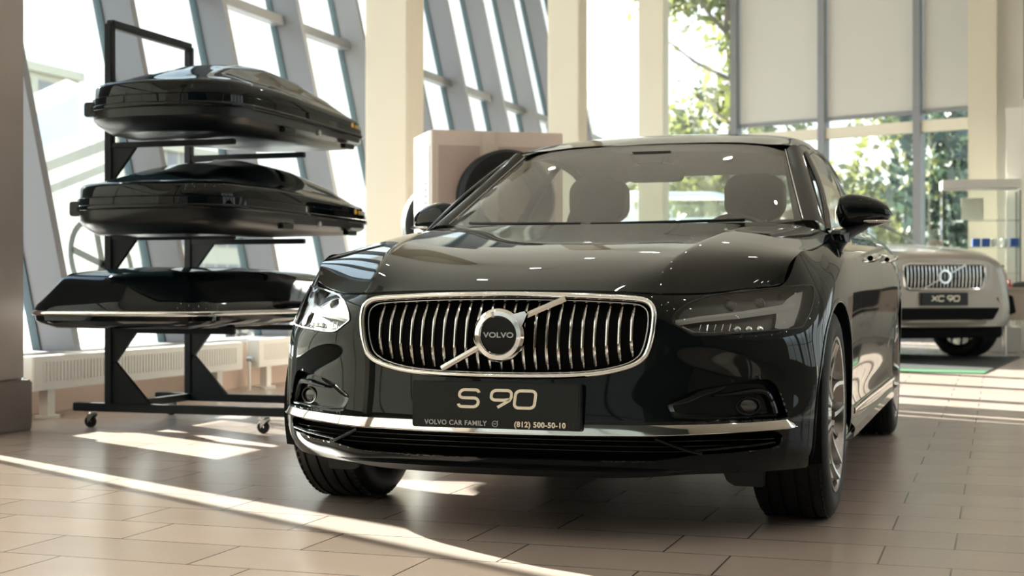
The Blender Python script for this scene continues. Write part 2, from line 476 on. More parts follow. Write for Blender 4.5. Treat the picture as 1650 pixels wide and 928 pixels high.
for k in range(5, 8):
    y = -14+3*k+.55
    g = MB(); g.box((14.5, y, .7), (14.512, y+2.45, ZT)); o = struct(g.build(win_name(), M['pane'], smooth=False))
    g = MB(); g.box((14.42, y+1.2, .7), (14.56, y+1.26, ZT)); g.box((14.42, y, 2.9), (14.56, y+2.45, 2.97)); g.build('mullion', M['frame'], o, smooth=False)

# left front: low wall, sill, leaning bays
Y0, DY = 2.71, 1.42
y_lo, y_hi = -11, 11
lw = MB(); lw.box((XB-.12, -14, 0), (XB+.02, corner.y, .345)); struct(lw.build('wall_left', M['salmon'], smooth=False))
sl = MB(); sl.box((XB-.16, -14, .345), (XB+.10, corner.y, .375)); struct(sl.build(trim_name(), M['frame'], smooth=False))
def lean_box(mb, y0, y1, z0, z1, d0, d1):
    """box in the leaning plane: d0..d1 into the room"""
    V = []
    for z in (z0, z1):
        for y in (y0, y1):
            V += [(fx(z)+d0, y, z), (fx(z)+d1, y, z)]
    mb.add(V, [(0, 1, 3, 2), (4, 6, 7, 5), (0, 4, 5, 1), (2, 3, 7, 6), (0, 2, 6, 4), (1, 5, 7, 3)])
ks = [k for k in range(-11, 11)]
for k in ks:
    y = Y0+DY*k
    if y > 17.5: continue
    if k == -1: y -= .08  # unseen bay shifted to widen the sunlit strip on the floor
    w = win_name()
    g = MB(); lean_box(g, y+.06, y+DY, .375, ZT, -.006, .006)
    pane = struct(g.build(w, M['pane_hazy'] if -2 < k < 5 else M['pane'], smooth=False))
    m = MB(); lean_box(m, y, y+(.065 if k > -1 else .03), .375, ZT, .0, .27 if k > -1 else .04); m.build('mullion', M['frame'], pane, smooth=False)  # unseen bays near the camera: mullion thinned so its floor shadow vanishes
    m = MB(); lean_box(m, y-.012, y+(.075 if k > -1 else .035), .375, ZT, -.03 if k > -1 else -.01, .03 if k > -1 else .01); m.build('gasket', M['frame_dark'], pane, smooth=False)
    for z in (3.17,):
        m = MB(); lean_box(m, y+.065, y+DY, z-.045, z+.045, .0, .11); m.build('transom', M['frame'], pane, smooth=False)
# unseen sun screens, added over the near bays to dim the sun
sc_m = bpy.data.materials.new('added_sun_screen'); sc_m.use_nodes = True
N_, L_ = sc_m.node_tree.nodes, sc_m.node_tree.links
t_ = N_.new('ShaderNodeBsdfTransparent'); t_.inputs['Color'].default_value = (1, .97, .92, 1)
mx_ = N_.new('ShaderNodeMixShader'); mx_.inputs['Fac'].default_value = 0.50
tl_ = N_.new('ShaderNodeBsdfTranslucent'); tl_.inputs['Color'].default_value = (.22, .21, .19, 1); N_.remove(N_['Principled BSDF'])
L_.new(t_.outputs['BSDF'], mx_.inputs[2]); L_.new(tl_.outputs['BSDF'], mx_.inputs[1])
L_.new(mx_.outputs['Shader'], N_['Material Output'].inputs['Surface'])
for k in range(-9, -1):
    y = Y0+DY*k
    g = MB(); lean_box(g, y, y+DY-(.0 if k < -2 else .09), .38, ZT, .05, .053); struct(g.build(trim_name(), sc_m, smooth=False))

# columns along the left front
def column(x0, y0, x1, y1, m, base=None):
    c = MB(); c.box((x0, y0, 0 if base is None else .27), (x1, y1, ZT)); o = struct(c.build('column', m, bevel=.012))
    if base:
        b = MB(); b.box((x0-.03, y0-.03, 0), (x1+.03, y1+.03, .27)); b.build('column_base', base, o, bevel=.01)
    return o
column(-3.97, 1.21, -3.50, 1.67, M['column_stone'], M['column_base'])
for y in (6.84, 12.32, 17.1):
    column(-3.83, y, -3.43, y+.39, M['cream'])
for y in (-4.3, -9.8): column(-3.90, y, -3.43, y+.47, M['column_stone'], M['column_base'])

# back wall: mullions every 1.5 m, roller blinds above a beam at 3.1 m
def bpt(s, n, z): return BP+BW*s+BN*n+Vector((0, 0, z))
def back_box(mb, s0, s1, n0, n1, z0, z1):
    V = [tuple(bpt(s, n, z)) for z in (z0, z1) for n in (n0, n1) for s in (s0, s1)]
    mb.add(V, [(0, 1, 3, 2), (4, 6, 7, 5), (0, 4, 5, 1), (2, 3, 7, 6), (0, 2, 6, 4), (1, 5, 7, 3)])
smax = (BP.x-XB)/0.933
for k in range(-9, 4):
    s0, s1 = 1.5*k, min(1.5*(k+1), smax)
    if s0 >= smax: continue
    w = win_name()
    g = MB(); back_box(g, s0+.06, s1, -.006, .006, .1, ZT); pane = struct(g.build(w, M['pane'], smooth=False))
    m = MB(); back_box(m, s0-.055, s0+.055, -.05, .13, 0, ZT); m.build('mullion', M['frame'], pane, smooth=False)
    m = MB(); back_box(m, s0+.055, s1-.055, -.04, .10, 0, .12); m.build('bottom_rail', M['frame'], pane, smooth=False)
    if k < 2:
        m = MB(); back_box(m, s0+.055, s1-.055, -.04, .08, 2.98, 3.14); m.build('transom', M['cream'], pane, smooth=False)
        m = MB(); back_box(m, s0+.07, s1-.07, .03, .036, 3.30, ZT-.05); b = m.build('roller_blind', M['blind'], pane, smooth=False)
        m = MB(); back_box(m, s0+.07, s1-.07, .015, .05, 3.24, 3.30); m.build('blind_rail', M['frame'], b, smooth=False)
# right part of the back: a cream column, white wall with a dark slot window, a low white partition
column(1.06, 14.8, 1.42, 15.15, M['cream'])
wr = MB(); wr.box((1.42, 15.12, 0), (1.74, 15.3, ZT)); wr.box((1.74, 15.12, 0), (6.5, 15.3, 3.2)); wr.box((2.05, 15.12, 3.2), (6.5, 15.3, ZT)); struct(wr.build('wall_back', M['white_wall'], smooth=False))
wr = MB(); wr.box((1.76, 15.2, 3.2), (2.05, 15.22, ZT)); struct(wr.build(win_name(), M['frame_dark'], smooth=False))
wr = MB(); wr.box((1.52, 13.9, 0), (5.5, 14.06, 2.95)); struct(wr.build('wall_partition', M['white_wall'], smooth=False))

# outside ground
struct(MB().box((-120, -60, -.5), (XB-.5, 80, -.2)).build('ground', mat('asphalt_light', (.34, .33, .31), .9, noise=(.6, .1)), smooth=False))
struct(MB().prism([(XB-.5, corner.y+.4), (right_end.x, right_end.y+.6), (70, 0), (70, 90), (XB-.5, 90)], -.5, -.2, 'z').build('ground', mat('lawn', (.10, .14, .05), .9, noise=(.8, .3)), smooth=False))
struct(MB().prism([(-9, 19.7), (4, 18.0), (4, 22.9), (-9, 22.9)], -.25, .72, 'z').build('ground_bank', mat('bank_lawn', (.11, .14, .06), .9, noise=(.8, .3)), smooth=False))
# ------------------------------------------------------------------ the black sedan
def col_t(c):                   # ring parameter of (fractional) column c right of the centre; negative = left
    k = NC0+c; i = int(math.floor(k)); i = max(0, min(len(RTU)-2, i))
    return RTU[i]+(k-i)*(RTU[i+1]-RTU[i])

def mirror_poly(P): return [(-x, z) for x, z in P[::-1]]
def smooth_poly(P, n=12, closed=True):
    """dense closed Catmull-Rom through the outline"""
    P = [np.array(p, float) for p in P]; k = len(P); o = []
    for i in range(k):
        a, b, c, d = P[i-1], P[i], P[(i+1) % k], P[(i+2) % k]
        for j in range(n):
            t = j/n
            o.append(0.5*(2*b+(c-a)*t+(2*a-5*b+4*c-d)*t*t+(3*b-a-3*c+d)*t**3))
    return np.array(o)
def resample(P, step):
    P = np.asarray(P); Q = np.vstack([P, P[:1]]); d = np.linalg.norm(np.diff(Q, axis=0), axis=1)
    s = np.concatenate([[0], np.cumsum(d)]); n = max(8, int(s[-1]/step))
    t = np.linspace(0, s[-1], n, endpoint=False)
    return np.stack([np.interp(t, s, Q[:, i]) for i in range(Q.shape[1])], 1)

HL = [(.519,.661),(.527,.683),(.557,.712),(.588,.726),(.616,.736),(.715,.751),(.792,.760),(.850,.767),(.873,.763),(.879,.733),(.876,.688),(.866,.656),(.853,.638),(.784,.630),(.695,.624),(.631,.619),(.591,.619),(.572,.623),(.543,.641),(.521,.655)]
GRH = [(0,.738),(.213,.735),(.311,.731),(.400,.726),(.438,.720),(.458,.706),(.466,.687),(.467,.656),(.462,.615),(.453,.579),(.438,.551),(.401,.528),(.323,.508),(.227,.498),(.1,.494)]
GR = GRH+[(0,.4935)]+[(-x, z) for x, z in GRH[:0:-1]]
FOG = [(.512,.405),(.516,.425),(.562,.448),(.602,.463),(.682,.477),(.758,.486),(.784,.482),(.804,.455),(.824,.390),(.828,.372),(.800,.368),(.683,.367),(.560,.367),(.530,.374)]
INT = [(0,.318),(.26,.319),(.46,.321),(.60,.326),(.725,.330),(.800,.330),(.815,.318),(.808,.288),(.78,.279),(.68,.270),(.58,.266),(.53,.258),(.47,.250),(.25,.247),(0,.246)]
INT = INT+[(-x, z) for x, z in INT[-2:0:-1]]
HLs, GRs, FOGs = smooth_poly(HL, 6), smooth_poly(GR, 6), smooth_poly(FOG, 5)
INTs = np.array(INT)

# ray tests on the ring (front part)
_m = MB(); _m.grid(RG); RBVH = BVHTree.FromPolygons([Vector(v) for v in _m.V], _m.F)
def front(x, z, off=0.0):
    """point on the front of the body at (x, z), pushed out by off; and its outward normal"""
    h = RBVH.ray_cast(Vector((x, -3, z)), Vector((0, 1, 0)))
    p, n = h[0], h[1]
    if p is None: p, n = Vector((x, -0.45, z)), Vector((0.5, -0.86, 0))
    if n.y > 0: n = -n
    n = n.normalized()
    return p+n*off, n
def side(y, z, sgn=1, off=0.0):
    h = RBVH.ray_cast(Vector((3*sgn, y, z)), Vector((-sgn, 0, 0)))
    if h[0] is None: return Vector((sgn*.93, y, z)), Vector((sgn, 0, 0))
    n = h[1] if h[1].x*sgn > 0 else -h[1]
    return h[0]+n*off, n

def snap_cut(G, N, poly, mask, cell, ax=(0, 2)):
    """move grid vertices close to the outline onto it; returns the new grid. tangent move keeps them on the surface"""
    sh = G.shape; P = G.reshape(-1, 3).copy(); n = N.reshape(-1, 3); m = mask.reshape(-1)
    o = 3-ax[0]-ax[1]
    idx = np.where(m)[0]
    q, d = near_poly(poly, P[idx][:, ax])
    k = d < cell*0.72
    idx = idx[k]; q = q[k]
    dl = q-P[idx][:, ax]
    nn = n[idx]; no = np.where(np.abs(nn[:, o]) < 0.15, 0.15*np.sign(nn[:, o]+1e-9), nn[:, o])
    do = -(nn[:, ax[0]]*dl[:, 0]+nn[:, ax[1]]*dl[:, 1])/no
    P[idx, ax[0]] = q[:, 0]; P[idx, ax[1]] = q[:, 1]; P[idx, o] += np.clip(do, -0.02, 0.02)
    return P.reshape(sh)

ARCH = [((0.0, 0.345), 0.372), ((2.941, 0.345), 0.372)]
def circle(c, r, n=160): return np.array([(c[0]+r*math.cos(2*PI*i/n), c[1]+r*math.sin(2*PI*i/n)) for i in range(n)])

G = RG.copy()
frontm = (G[..., 1] < -0.20)
OUTL = [('x', GRs), ('x', HLs), ('x', mirror_poly(HLs)), ('x', FOGs), ('x', mirror_poly(FOGs)), ('x', INTs)]
OUTL = [(a, np.array(p)) for a, p in OUTL]
for a, p in OUTL: G = snap_cut(G, RN, p, frontm, 0.0068)
for c, r in ARCH: G = snap_cut(G, RN, circle(c, r), (np.abs(G[..., 0]) > 0.6) & (np.abs(G[..., 1]-c[0]) < 0.6), 0.012, (1, 2))

def face_ok(C, cuts=True):
    k = np.ones(len(C), bool)
    for c, r in ARCH: k &= ~((np.hypot(C[:, 1]-c[0], C[:, 2]-c[1]) < r) & (np.abs(C[:, 0]) > 0.55))
    if cuts:
        f = C[:, 1] < -0.20
        for a, p in OUTL: k &= ~(f & inside(p, C[:, [0, 2]]))
    return k

def ring_panel(name, c0, c1, m, parent, r0=0, r1=None, gap=0.0016):
    """panel of the ring between two columns"""
    t0, t1 = sorted((col_t(c0), col_t(c1)))
    i = np.where((RU > t0+1e-6) & (RU < t1-1e-6))[0]
    lo = nat_spline(RTU, RFULL, np.array([t0])); hi = nat_spline(RTU, RFULL, np.array([t1]))
    g = np.concatenate([lo, G[i], hi], axis=0)
    # narrow gap at the two seams
    for e, s_ in ((0, 1), (-1, -2)):
        d = g[s_]-g[e]; L = np.linalg.norm(d, axis=-1, keepdims=True); g[e] = g[e]+d*np.minimum(gap/np.maximum(L, 1e-6), 0.5)
    a, b = g.shape[:2]
    b1 = b if r1 is None else r1
    idx = np.arange(a*b).reshape(a, b)
    Fq = np.stack([idx[:-1, :-1], idx[:-1, 1:], idx[1:, 1:], idx[1:, :-1]], -1)[:, r0:b1-1].reshape(-1, 4)
    V = g.reshape(-1, 3); C = V[Fq].mean(axis=1)
    Fq = Fq[face_ok(C)]
    return obj(name, *compact(V, Fq), m, parent)
def compact(V, F):
    u, inv = np.unique(F.reshape(-1), return_inverse=True)
    return V[u], inv.reshape(F.shape)
# spline rows sampled along v at every control column, so that seams can be cut anywhere
_P = np.asarray(RINGF, float)
RFULL = nat_spline(RTV, _P.transpose(1, 0, 2), RV).transpose(1, 0, 2)

def on_front(poly, off=0.0, step=0.008):
    return [front(x, z, off) for x, z in resample(np.asarray(poly), step)]

def patch(name, poly, m, parent, off=0.0, step=0.012, dome=0.0):
    """lens-like patch that follows the body inside an outline"""
    poly = np.asarray(poly); edge = resample(poly, step)
    c = edge.mean(axis=0)
    n = len(edge); rings = 9; V = []; F = []
    for r in range(rings):
        f = 1-r/(rings-1)*0.999
        for x, z in c+(edge-c)*f:
            V.append(front(x, z, off+dome*(1-f*f))[0])
    for r in range(rings-1):
        for i in range(n):
            F.append((r*n+i, r*n+(i+1) % n, (r+1)*n+(i+1) % n, (r+1)*n+i))
    F.append(tuple((rings-1)*n+i for i in range(n)))
    return obj(name, V, F, m, parent)

def tray(name, poly, depth, m, parent, inset=0.0, step=0.010, floor=True, off=0.0, slope=0.0):
    """recess: wall from the outline on the body straight back, and a floor"""
    e = resample(np.asarray(poly), step); c = e.mean(axis=0); n = len(e)
    V = []; F = []
    lv = [(0.0, off), (0.25, -depth*0.35), (1.0, -depth)]
    for f, d in lv:
        for x, z in e:
            q = c+(np.array([x, z])-c)*(1-inset*f)
            p, nn = front(x, z)
            V.append((q[0], p.y-d*1.0 if d <= 0 else p.y-d, q[1]))
    for r in range(len(lv)-1):
        for i in range(n): F.append((r*n+i, (r+1)*n+i, (r+1)*n+(i+1) % n, r*n+(i+1) % n))
    if floor:
        base = (len(lv)-1)*n; rings = 6
        for r in range(1, rings+1):
            s = 1-r/rings*0.995
            for i in range(n):
                v = V[base+i]; x, z = c+(np.array([v[0], v[2]])-c)*s
                V.append((x, front(x, z)[0].y+depth, z))
        for r in range(rings):
            a = base+r*n; b = a+n
            for i in range(n): F.append((a+i, b+i, b+(i+1) % n, a+(i+1) % n))
    return obj(name, V, F, m, parent, auto=40)

def rim_tube(mb, pts, prof, r=1.0, closed=True):
    """profile swept along (point, normal) pairs; profile axes: normal, sideways"""
    mb.tube([p for p, n in pts], r, closed=closed, prof=prof, up=[n for p, n in pts])

def rrect(w, h, r, n=4):
    o = []
    for cx, cy, a in ((w/2-r, h/2-r, 0), (-w/2+r, h/2-r, 90), (-w/2+r, -h/2+r, 180), (w/2-r, -h/2+r, 270)):
        for i in range(n+1):
            t = math.radians(a+90*i/n); o.append((cx+r*math.cos(t), cy+r*math.sin(t)))
    return o

def strokes(paths, w, d, to3):
    """flat lettering: every path a polyline of (x, z) drawn as a ribbon of width w and depth d; to3 maps (x, z, out) to a point"""
    mb = MB()
    for P, closed in paths:
        P = [np.array(p, float) for p in P]; n = len(P); L = []; R = []
        for i in range(n):
            a = P[i-1] if (i > 0 or closed) else P[i]
            b = P[(i+1) % n] if (i < n-1 or closed) else P[i]
            t0 = P[i]-a; t1 = b-P[i]
            if np.linalg.norm(t0) < 1e-9: t0 = t1
            if np.linalg.norm(t1) < 1e-9: t1 = t0
            t0 = t0/np.linalg.norm(t0); t1 = t1/np.linalg.norm(t1)
            t = t0+t1; t = t/max(np.linalg.norm(t), 1e-6)
            k = 1/max(0.5, float(t@t0)); nn = np.array([-t[1], t[0]])*w/2*k
            L.append(P[i]+nn); R.append(P[i]-nn)
        V = [to3(q[0], q[1], d) for q in L]+[to3(q[0], q[1], d) for q in R]+[to3(q[0], q[1], 0) for q in L]+[to3(q[0], q[1], 0) for q in R]
        F = []
        for i in range(n if closed else n-1):
            j = (i+1) % n
            F += [(i, j, n+j, n+i), (i, 2*n+i, 2*n+j, j), (n+i, n+j, 3*n+j, 3*n+i)]
        if not closed: F += [(0, n, 3*n, 2*n), (n-1, 3*n-1, 4*n-1, 2*n-1)]
        mb.add(V, F)
    return mb

def arc(cx, cy, rx, ry, a0, a1, n=6):
    return [(cx+rx*math.cos(math.radians(a0+(a1-a0)*i/n)), cy+ry*math.sin(math.radians(a0+(a1-a0)*i/n))) for i in range(n+1)]
def glyph(ch):
    """wide rounded sans capitals in a box 1 x 1 (x 0..w)"""
    r = 0.24
    o_ = arc(1-r, 1-r, r, r, 0, 90)+arc(r, 1-r, r, r, 90, 180)+arc(r, r, r, r, 180, 270)+arc(1-r, r, r, r, 270, 360)
    if ch == 'O' or ch == '0': return [(o_, True)], 1.0
    if ch == 'S': return [(arc(.78, .80, .2, .2, 10, 90)+arc(.25, .75, .25, .25, 90, 180)+arc(.22, .72, .22, .20, 180, 270)+arc(.76, .27, .24, .25, 90, 0)+arc(.76, .25, .24, .25, 0, -90)+arc(.2, .2, .2, .2, 270, 190), False)], 1.0
    if ch == '9': return [(arc(1-r, 1-r, r, r, 0, 90)+arc(r, 1-r, r, r, 90, 180)+arc(r, .62, r, .19, 180, 270)+[(.6, .43), (.96, .48)], False), ([(1, .76), (1, .60), (.93, .42), (.38, 0)], False)], 1.0
    if ch == 'X': return [([(0, 1), (1, 0)], False), ([(1, 1), (0, 0)], False)], 1.0
    if ch == 'C': return [(arc(.8, .8, .2, .2, 0, 90)+arc(r, 1-r, r, r, 90, 180)+arc(r, r, r, r, 180, 270)+arc(.8, .2, .2, .2, 270, 360), False)], 1.0
    if ch == 'V': return [([(0, 1), (.5, 0), (1, 1)], False)], 1.0
    if ch == 'L': return [([(0, 1), (0, 0), (.85, 0)], False)], .85
    return [], 0.5
def word(txt, x0, z0, w, h, gap, slant=0.0):
    out = []; x = x0
    for ch in txt:
        if ch == ' ': x += w*0.42; continue
        g, gw = glyph(ch)
        for P, c in g: out.append(([(x+p*w+slant*q*h, z0+q*h) for p, q in P], c))
        x += gw*w+gap
    return out, x-gap

def text_mesh(name, body, size, m, parent, to_world, depth=0.0012, align='LEFT', spacing=1.0, bold=0.0):
    cu = bpy.data.curves.new('lettering', 'FONT'); cu.body = body; cu.size = size; cu.extrude = depth/2
    cu.align_x = align; cu.align_y = 'BOTTOM_BASELINE' if False else 'CENTER'; cu.space_character = spacing; cu.offset = bold
    t = bpy.data.objects.new('lettering', cu); COL.objects.link(t)
    dg = bpy.context.evaluated_depsgraph_get()
    me = bpy.data.meshes.new_from_object(t.evaluated_get(dg))
    bpy.data.objects.remove(t)
    me.transform(to_world); me.materials.clear(); me.materials.append(m); me.name = name
    return link(name, me, parent)

# ---- wheel: a tree  wheel > tyre, rim, brake_disc ; axis along x, outer face towards +x
def wheel_parts(root_name, R=0.343, W=0.245, rr=0.252, nsp=5, deep=0.0, alloy=None):
    w = bpy.data.objects.new(root_name, None); COL.objects.link(w); w.empty_display_size = 0.1
    Mx = Matrix.Rotation(PI/2, 4, 'Y')
    t = MB(); h = W/2
    prof = [(rr-0.012, -h+0.02), (rr, -h+0.010), (rr+0.03, -h-0.001), (rr+0.058, -h+0.001), (R-0.014, -h+0.010), (R-0.005, -h+0.020)]
    gx = [-h+0.055, -0.024, 0.024, h-0.055]
    for g in gx:
        prof += [(R, g-0.008), (R, g-0.0055), (R-0.008, g-0.0045), (R-0.008, g+0.0045), (R, g+0.0055), (R, g+0.008)]
    prof += [(R-0.005, h-0.020), (R-0.014, h-0.010), (rr+0.058, h-0.001), (rr+0.03, h+0.001), (rr, h-0.010), (rr-0.012, h-0.02)]
    t.lathe(prof, 96, Mx)
    for s in (-1, 1):            # shoulder blocks
        for i in range(72):
            a = 2*PI*i/72
            Q = Matrix.Rotation(a, 4, 'X')
            t.box((s*(h-0.004)-0.022, -0.010, R-0.010), (s*(h-0.022)+0.022*s*0-0.0, 0.010, R+0.0006), Q) if s > 0 else t.box((-h+0.022, -0.010, R-0.010), (-h+0.026+0.02, 0.010, R+0.0006), Q)
    t.build('tyre', M['rubber'], w)
    r = MB()
    r.lathe([(rr+0.006, h-0.012), (rr+0.004, h-0.002), (rr-0.006, h-0.003), (rr-0.012, h-0.016), (rr-0.022, h-0.05), (rr-0.03, -h+0.03), (rr-0.006, -h+0.012)], 72, Mx)
    rim = r.build('rim', alloy or M['alloy'], w)
    sp = MB(); zc = h-0.045-deep
    for i in range(nsp):
        for s in (-1, 1):
            a0 = 2*PI*i/nsp
            pts = []
            for k in range(7):
                q = k/6; rad = 0.045+q*(rr-0.012-0.045)
                ang = a0+s*(0.30-0.10*q+0.10*math.sin(q*PI))*(1-0.15*q)
                pts.append((zc+0.006+0.024*(q**2)-0.012*math.sin(q*PI), rad*math.cos(ang), rad*math.sin(ang)))
            sp.tube(pts, [0.017-0.006*k/6 for k in range(7)], prof=[(1.5, .55), (1.5, -.55), (-1.0, -.9), (-1.0, .9)], up=Vector((1, 0, 0)))
    sp.build('spoke_face', alloy or M['alloy'], w, auto=25)
    d = MB(); 
    for i in range(nsp):
        a0 = 2*PI*(i+.5)/nsp
        pts = [(zc-0.004+0.018*(k/4)**2, (0.05+(rr-0.07)*k/4)*math.cos(a0), (0.05+(rr-0.07)*k/4)*math.sin(a0)) for k in range(5)]
        d.tube(pts, [0.011]*5, prof=[(1.0, .6), (1.0, -.6), (-1.5, -1.6), (-1.5, 1.6)], up=Vector((1, 0, 0)))
    d.build('dark_spoke_inlay', M['alloy_dark'], w, auto=25)
    hb = MB(); hb.lathe([(0.0, zc+0.024), (0.028, zc+0.023), (0.034, zc+0.018), (0.060, zc+0.010), (0.066, zc-0.02), (0.0, zc-0.02)], 32, Mx)
    hb.build('hub', alloy or M['alloy'], w)
    b = MB(); b.lathe([(0.0, zc-0.055), (0.165, zc-0.055), (0.167, zc-0.062), (0.165, zc-0.085), (0.0, zc-0.085)], 48, Mx)
    b.build('brake_disc', M['castor'], w)
    return w

CAR = thing('sedan', 'black executive sedan with chrome grille in the middle of the showroom', 'car', (0, 0, 0))
# ring panels
bumper = ring_panel('bumper', -7.25, 7.25, M['paint'], CAR)
for s in (1, -1):
    ring_panel('fender', s*7.25, s*10.2, M['paint'], CAR)
    fd = ring_panel('front_door', s*10.2, s*11.98, M['paint'], CAR)
    rd = ring_panel('rear_door', s*11.98, s*13.7, M['paint'], CAR)
    ring_panel('quarter_panel', s*13.7, s*15.3, M['paint'], CAR)
    for d, y in ((fd, 1.50), (rd, 2.40)):
        hb = MB(); pts = []
        for k in range(9):
            q = k/8; yy = y+0.25*(q-0.5); p, n = side(yy, 0.885+0.012*(yy-1.5), s)
            pts.append(p+n*(0.030 if 1 < k < 7 else (0.016 if k in (1, 7) else 0.002)))
        hb.tube(pts, [0.012, 0.014, 0.013, 0.012, 0.012, 0.012, 0.013, 0.014, 0.012], 8)
        hb.build('door_handle', M['chrome'], d)
ring_panel('rear_bumper', 15.3, 18, M['paint'], CAR); ring_panel('rear_bumper', -18, -15.3, M['paint'], CAR)

# hood with a folded-down rim
def folded(name, g, m, parent, depth=0.016):
    mb = MB(); mb.grid(g); a, b = g.shape[:2]
    rim = [(i, 0) for i in range(a)]+[(a-1, j) for j in range(1, b)]+[(i, b-1) for i in range(a-2, -1, -1)]+[(0, j) for j in range(b-2, 0, -1)]
    c = g.reshape(-1, 3).mean(axis=0); base = len(mb.V); n = len(rim)
    for i, j in rim:
        p = g[i, j]; d = (c-p); d = d/np.linalg.norm(d)
        mb.V.append((p[0]+d[0]*0.004, p[1]+d[1]*0.004, p[2]-depth))
    for k in range(n):
        i, j = rim[k]; i2, j2 = rim[(k+1) % n]
        mb.F.append((i*b+j, i2*b+j2, base+(k+1) % n, base+k))
    return mb.build(name, m, parent, auto=28)
hg = HOODG.copy()
c_ = np.array([0, -0.1, 0.9]); hg[..., 2] += 0.0015
w_ = (1-0.0022/np.maximum(np.abs(hg[..., 0:1]), 0.3)); hg[..., 0:1] *= w_
folded('hood', hg, M['paint'], CAR)

# ---- greenhouse
WS = [
 [(0,.50,.985),(.25,.515,.988),(.48,.57,.995),(.64,.655,1.005),(.722,.727,1.018)],
 [(0,.95,1.203),(.24,.945,1.201),(.45,.945,1.194),(.585,.965,1.184),(.652,1.0,1.172)],
 [(0,1.40,1.391),(.22,1.385,1.387),(.40,1.362,1.377),(.52,1.330,1.358),(.578,1.30,1.340)],
]
WSG, _, _, _, _ = surf(mirror_rows(WS), 14, 8)
ROOF = [
 [(0,1.405,1.396),(.22,1.39,1.393),(.40,1.367,1.384),(.525,1.335,1.370),(.600,1.312,1.362),(.660,1.315,1.325)],
 [(0,1.70,1.462),(.23,1.70,1.458),(.42,1.68,1.447),(.54,1.66,1.430),(.606,1.65,1.405),(.648,1.66,1.370)],
 [(0,2.05,1.485),(.23,2.05,1.481),(.42,2.05,1.468),(.54,2.05,1.447),(.606,2.05,1.418),(.645,2.05,1.376)],
 [(0,2.45,1.463),(.22,2.45,1.459),(.41,2.45,1.443),(.53,2.46,1.415),(.612,2.47,1.372),(.655,2.46,1.328)],
 [(0,2.82,1.385),(.21,2.81,1.383),(.39,2.80,1.372),(.51,2.79,1.345),(.620,2.76,1.295),(.685,2.76,1.242)],
]
RFG, _, _, _, _ = surf(mirror_rows(ROOF), 10, 8)
roof = obj('roof', *MB().grid(RFG).__dict__.values(), M['paint'], CAR)
ws = obj('windshield', *MB().grid(WSG).__dict__.values(), M['car_glass'], CAR)
# black ceramic border of the windshield
wb = MB()
ga = WSG; n0, n1 = ga.shape[:2]
wb.grid(ga[-4:, :]+np.array([0, 0.004, -0.004])); wb.grid(ga[:2, :]+np.array([0, 0.004, -0.004]))
wb.grid(ga[:, :4]+np.array([0.0, 0.004, -0.004])); wb.grid(ga[:, -4:]+np.array([0, 0.004, -0.004]))
wb.build('glass_border', M['void'], ws)
for s in (1, -1):
    PL = [[(s*.722,.727,1.018),(s*.775,.712,1.014),(s*.812,.700,.988)],
          [(s*.652,1.0,1.172),(s*.700,.995,1.176),(s*.737,1.0,1.153)],
          [(s*.578,1.30,1.340),(s*.617,1.305,1.363),(s*.660,1.315,1.325)]]
    pg, _, _, _, _ = surf(PL, 10, 6)
    obj('pillar', *MB().grid(pg).__dict__.values(), M['paint'], CAR)
    tb = MB(); tb.tube([WSG[i, -1 if s > 0 else 0]+np.array([0, -0.003, 0.004]) for i in range(0, n0)], 0.0024, 6)
    tb.build('windshield_glint', M['satin_chrome'], CAR)  # bright tube standing for the reflection line along the glass edge
    # side glazing between belt and rail
    B = curve([(s*.820,.70,.975),(s*.802,1.10,.997),(s*.796,1.75,1.022),(s*.791,2.40,1.037),(s*.776,2.95,1.052),(s*.742,3.40,1.066)], 61)
    T = curve([(s*.660,1.315,1.325),(s*.648,1.66,1.370),(s*.645,2.05,1.376),(s*.655,2.46,1.328),(s*.685,2.76,1.242),(s*.715,3.10,1.130)], 61)
    def strip(a, b, f0=0.0, f1=1.0, out=0.0):
        g = []
        for i in range(a, b+1):
            r = []
            for j in range(9):
                f = f0+(f1-f0)*j/8
                p = B[i]*(1-f)+T[i]*f; p = p+np.array([s*(0.018*math.sin(PI*f)+out), 0, 0.003*math.sin(PI*f)])
                r.append(p)
            g.append(r)
        return np.array(g)
    d = [o for o in CAR.children if o.name.startswith('front_door')][-1]; d2 = [o for o in CAR.children if o.name.startswith('rear_door')][-1]
    obj('side_window', *MB().grid(strip(0, 24)).__dict__.values(), M['car_glass'], d)
    obj('side_window', *MB().grid(strip(27, 42)).__dict__.values(), M['car_glass'], d2)
    obj('door_pillar', *MB().grid(strip(24, 27, out=0.002)).__dict__.values(), M['gloss_plastic'], CAR)
    obj('rear_pillar', *MB().grid(strip(42, 60, out=0.001)).__dict__.values(), M['paint'], CAR)
    # belt molding, frame of the windows
    tb = MB(); tb.tube([B[i]+np.array([s*0.006, 0, 0.002]) for i in range(0, 46)], 0.008, 8)
    tb.build('window_molding', M['chrome'], CAR)
    tb = MB(); tb.tube([strip(i, i)[0][8]+np.array([s*.004, 0, -.004]) for i in range(0, 43)], 0.011, 8); tb.tube([strip(0, 0)[0][j] for j in range(9)], 0.012, 8)
    tb.build('window_seal', M['gloss_plastic'], CAR)
    # mirror foot panel and filler between wing and belt
    fl = MB(); k = [i for i in range(len(RU)) if col_t(9.6) <= RU[i] <= col_t(13.8)] if s > 0 else [i for i in range(len(RU)) if col_t(-13.8) <= RU[i] <= col_t(-9.6)]
    edge = RG[k, 0]; edge = edge[np.argsort(edge[:, 1])]
    inn = np.array([B[np.argmin(np.abs(B[:, 1]-e[1]))] for e in edge])
    fl.grid(np.stack([edge, (edge+inn)/2+np.array([0, 0, .004]), inn+np.array([0, 0, .0])], 1))
    fl.build('belt_panel', M['paint'], CAR)
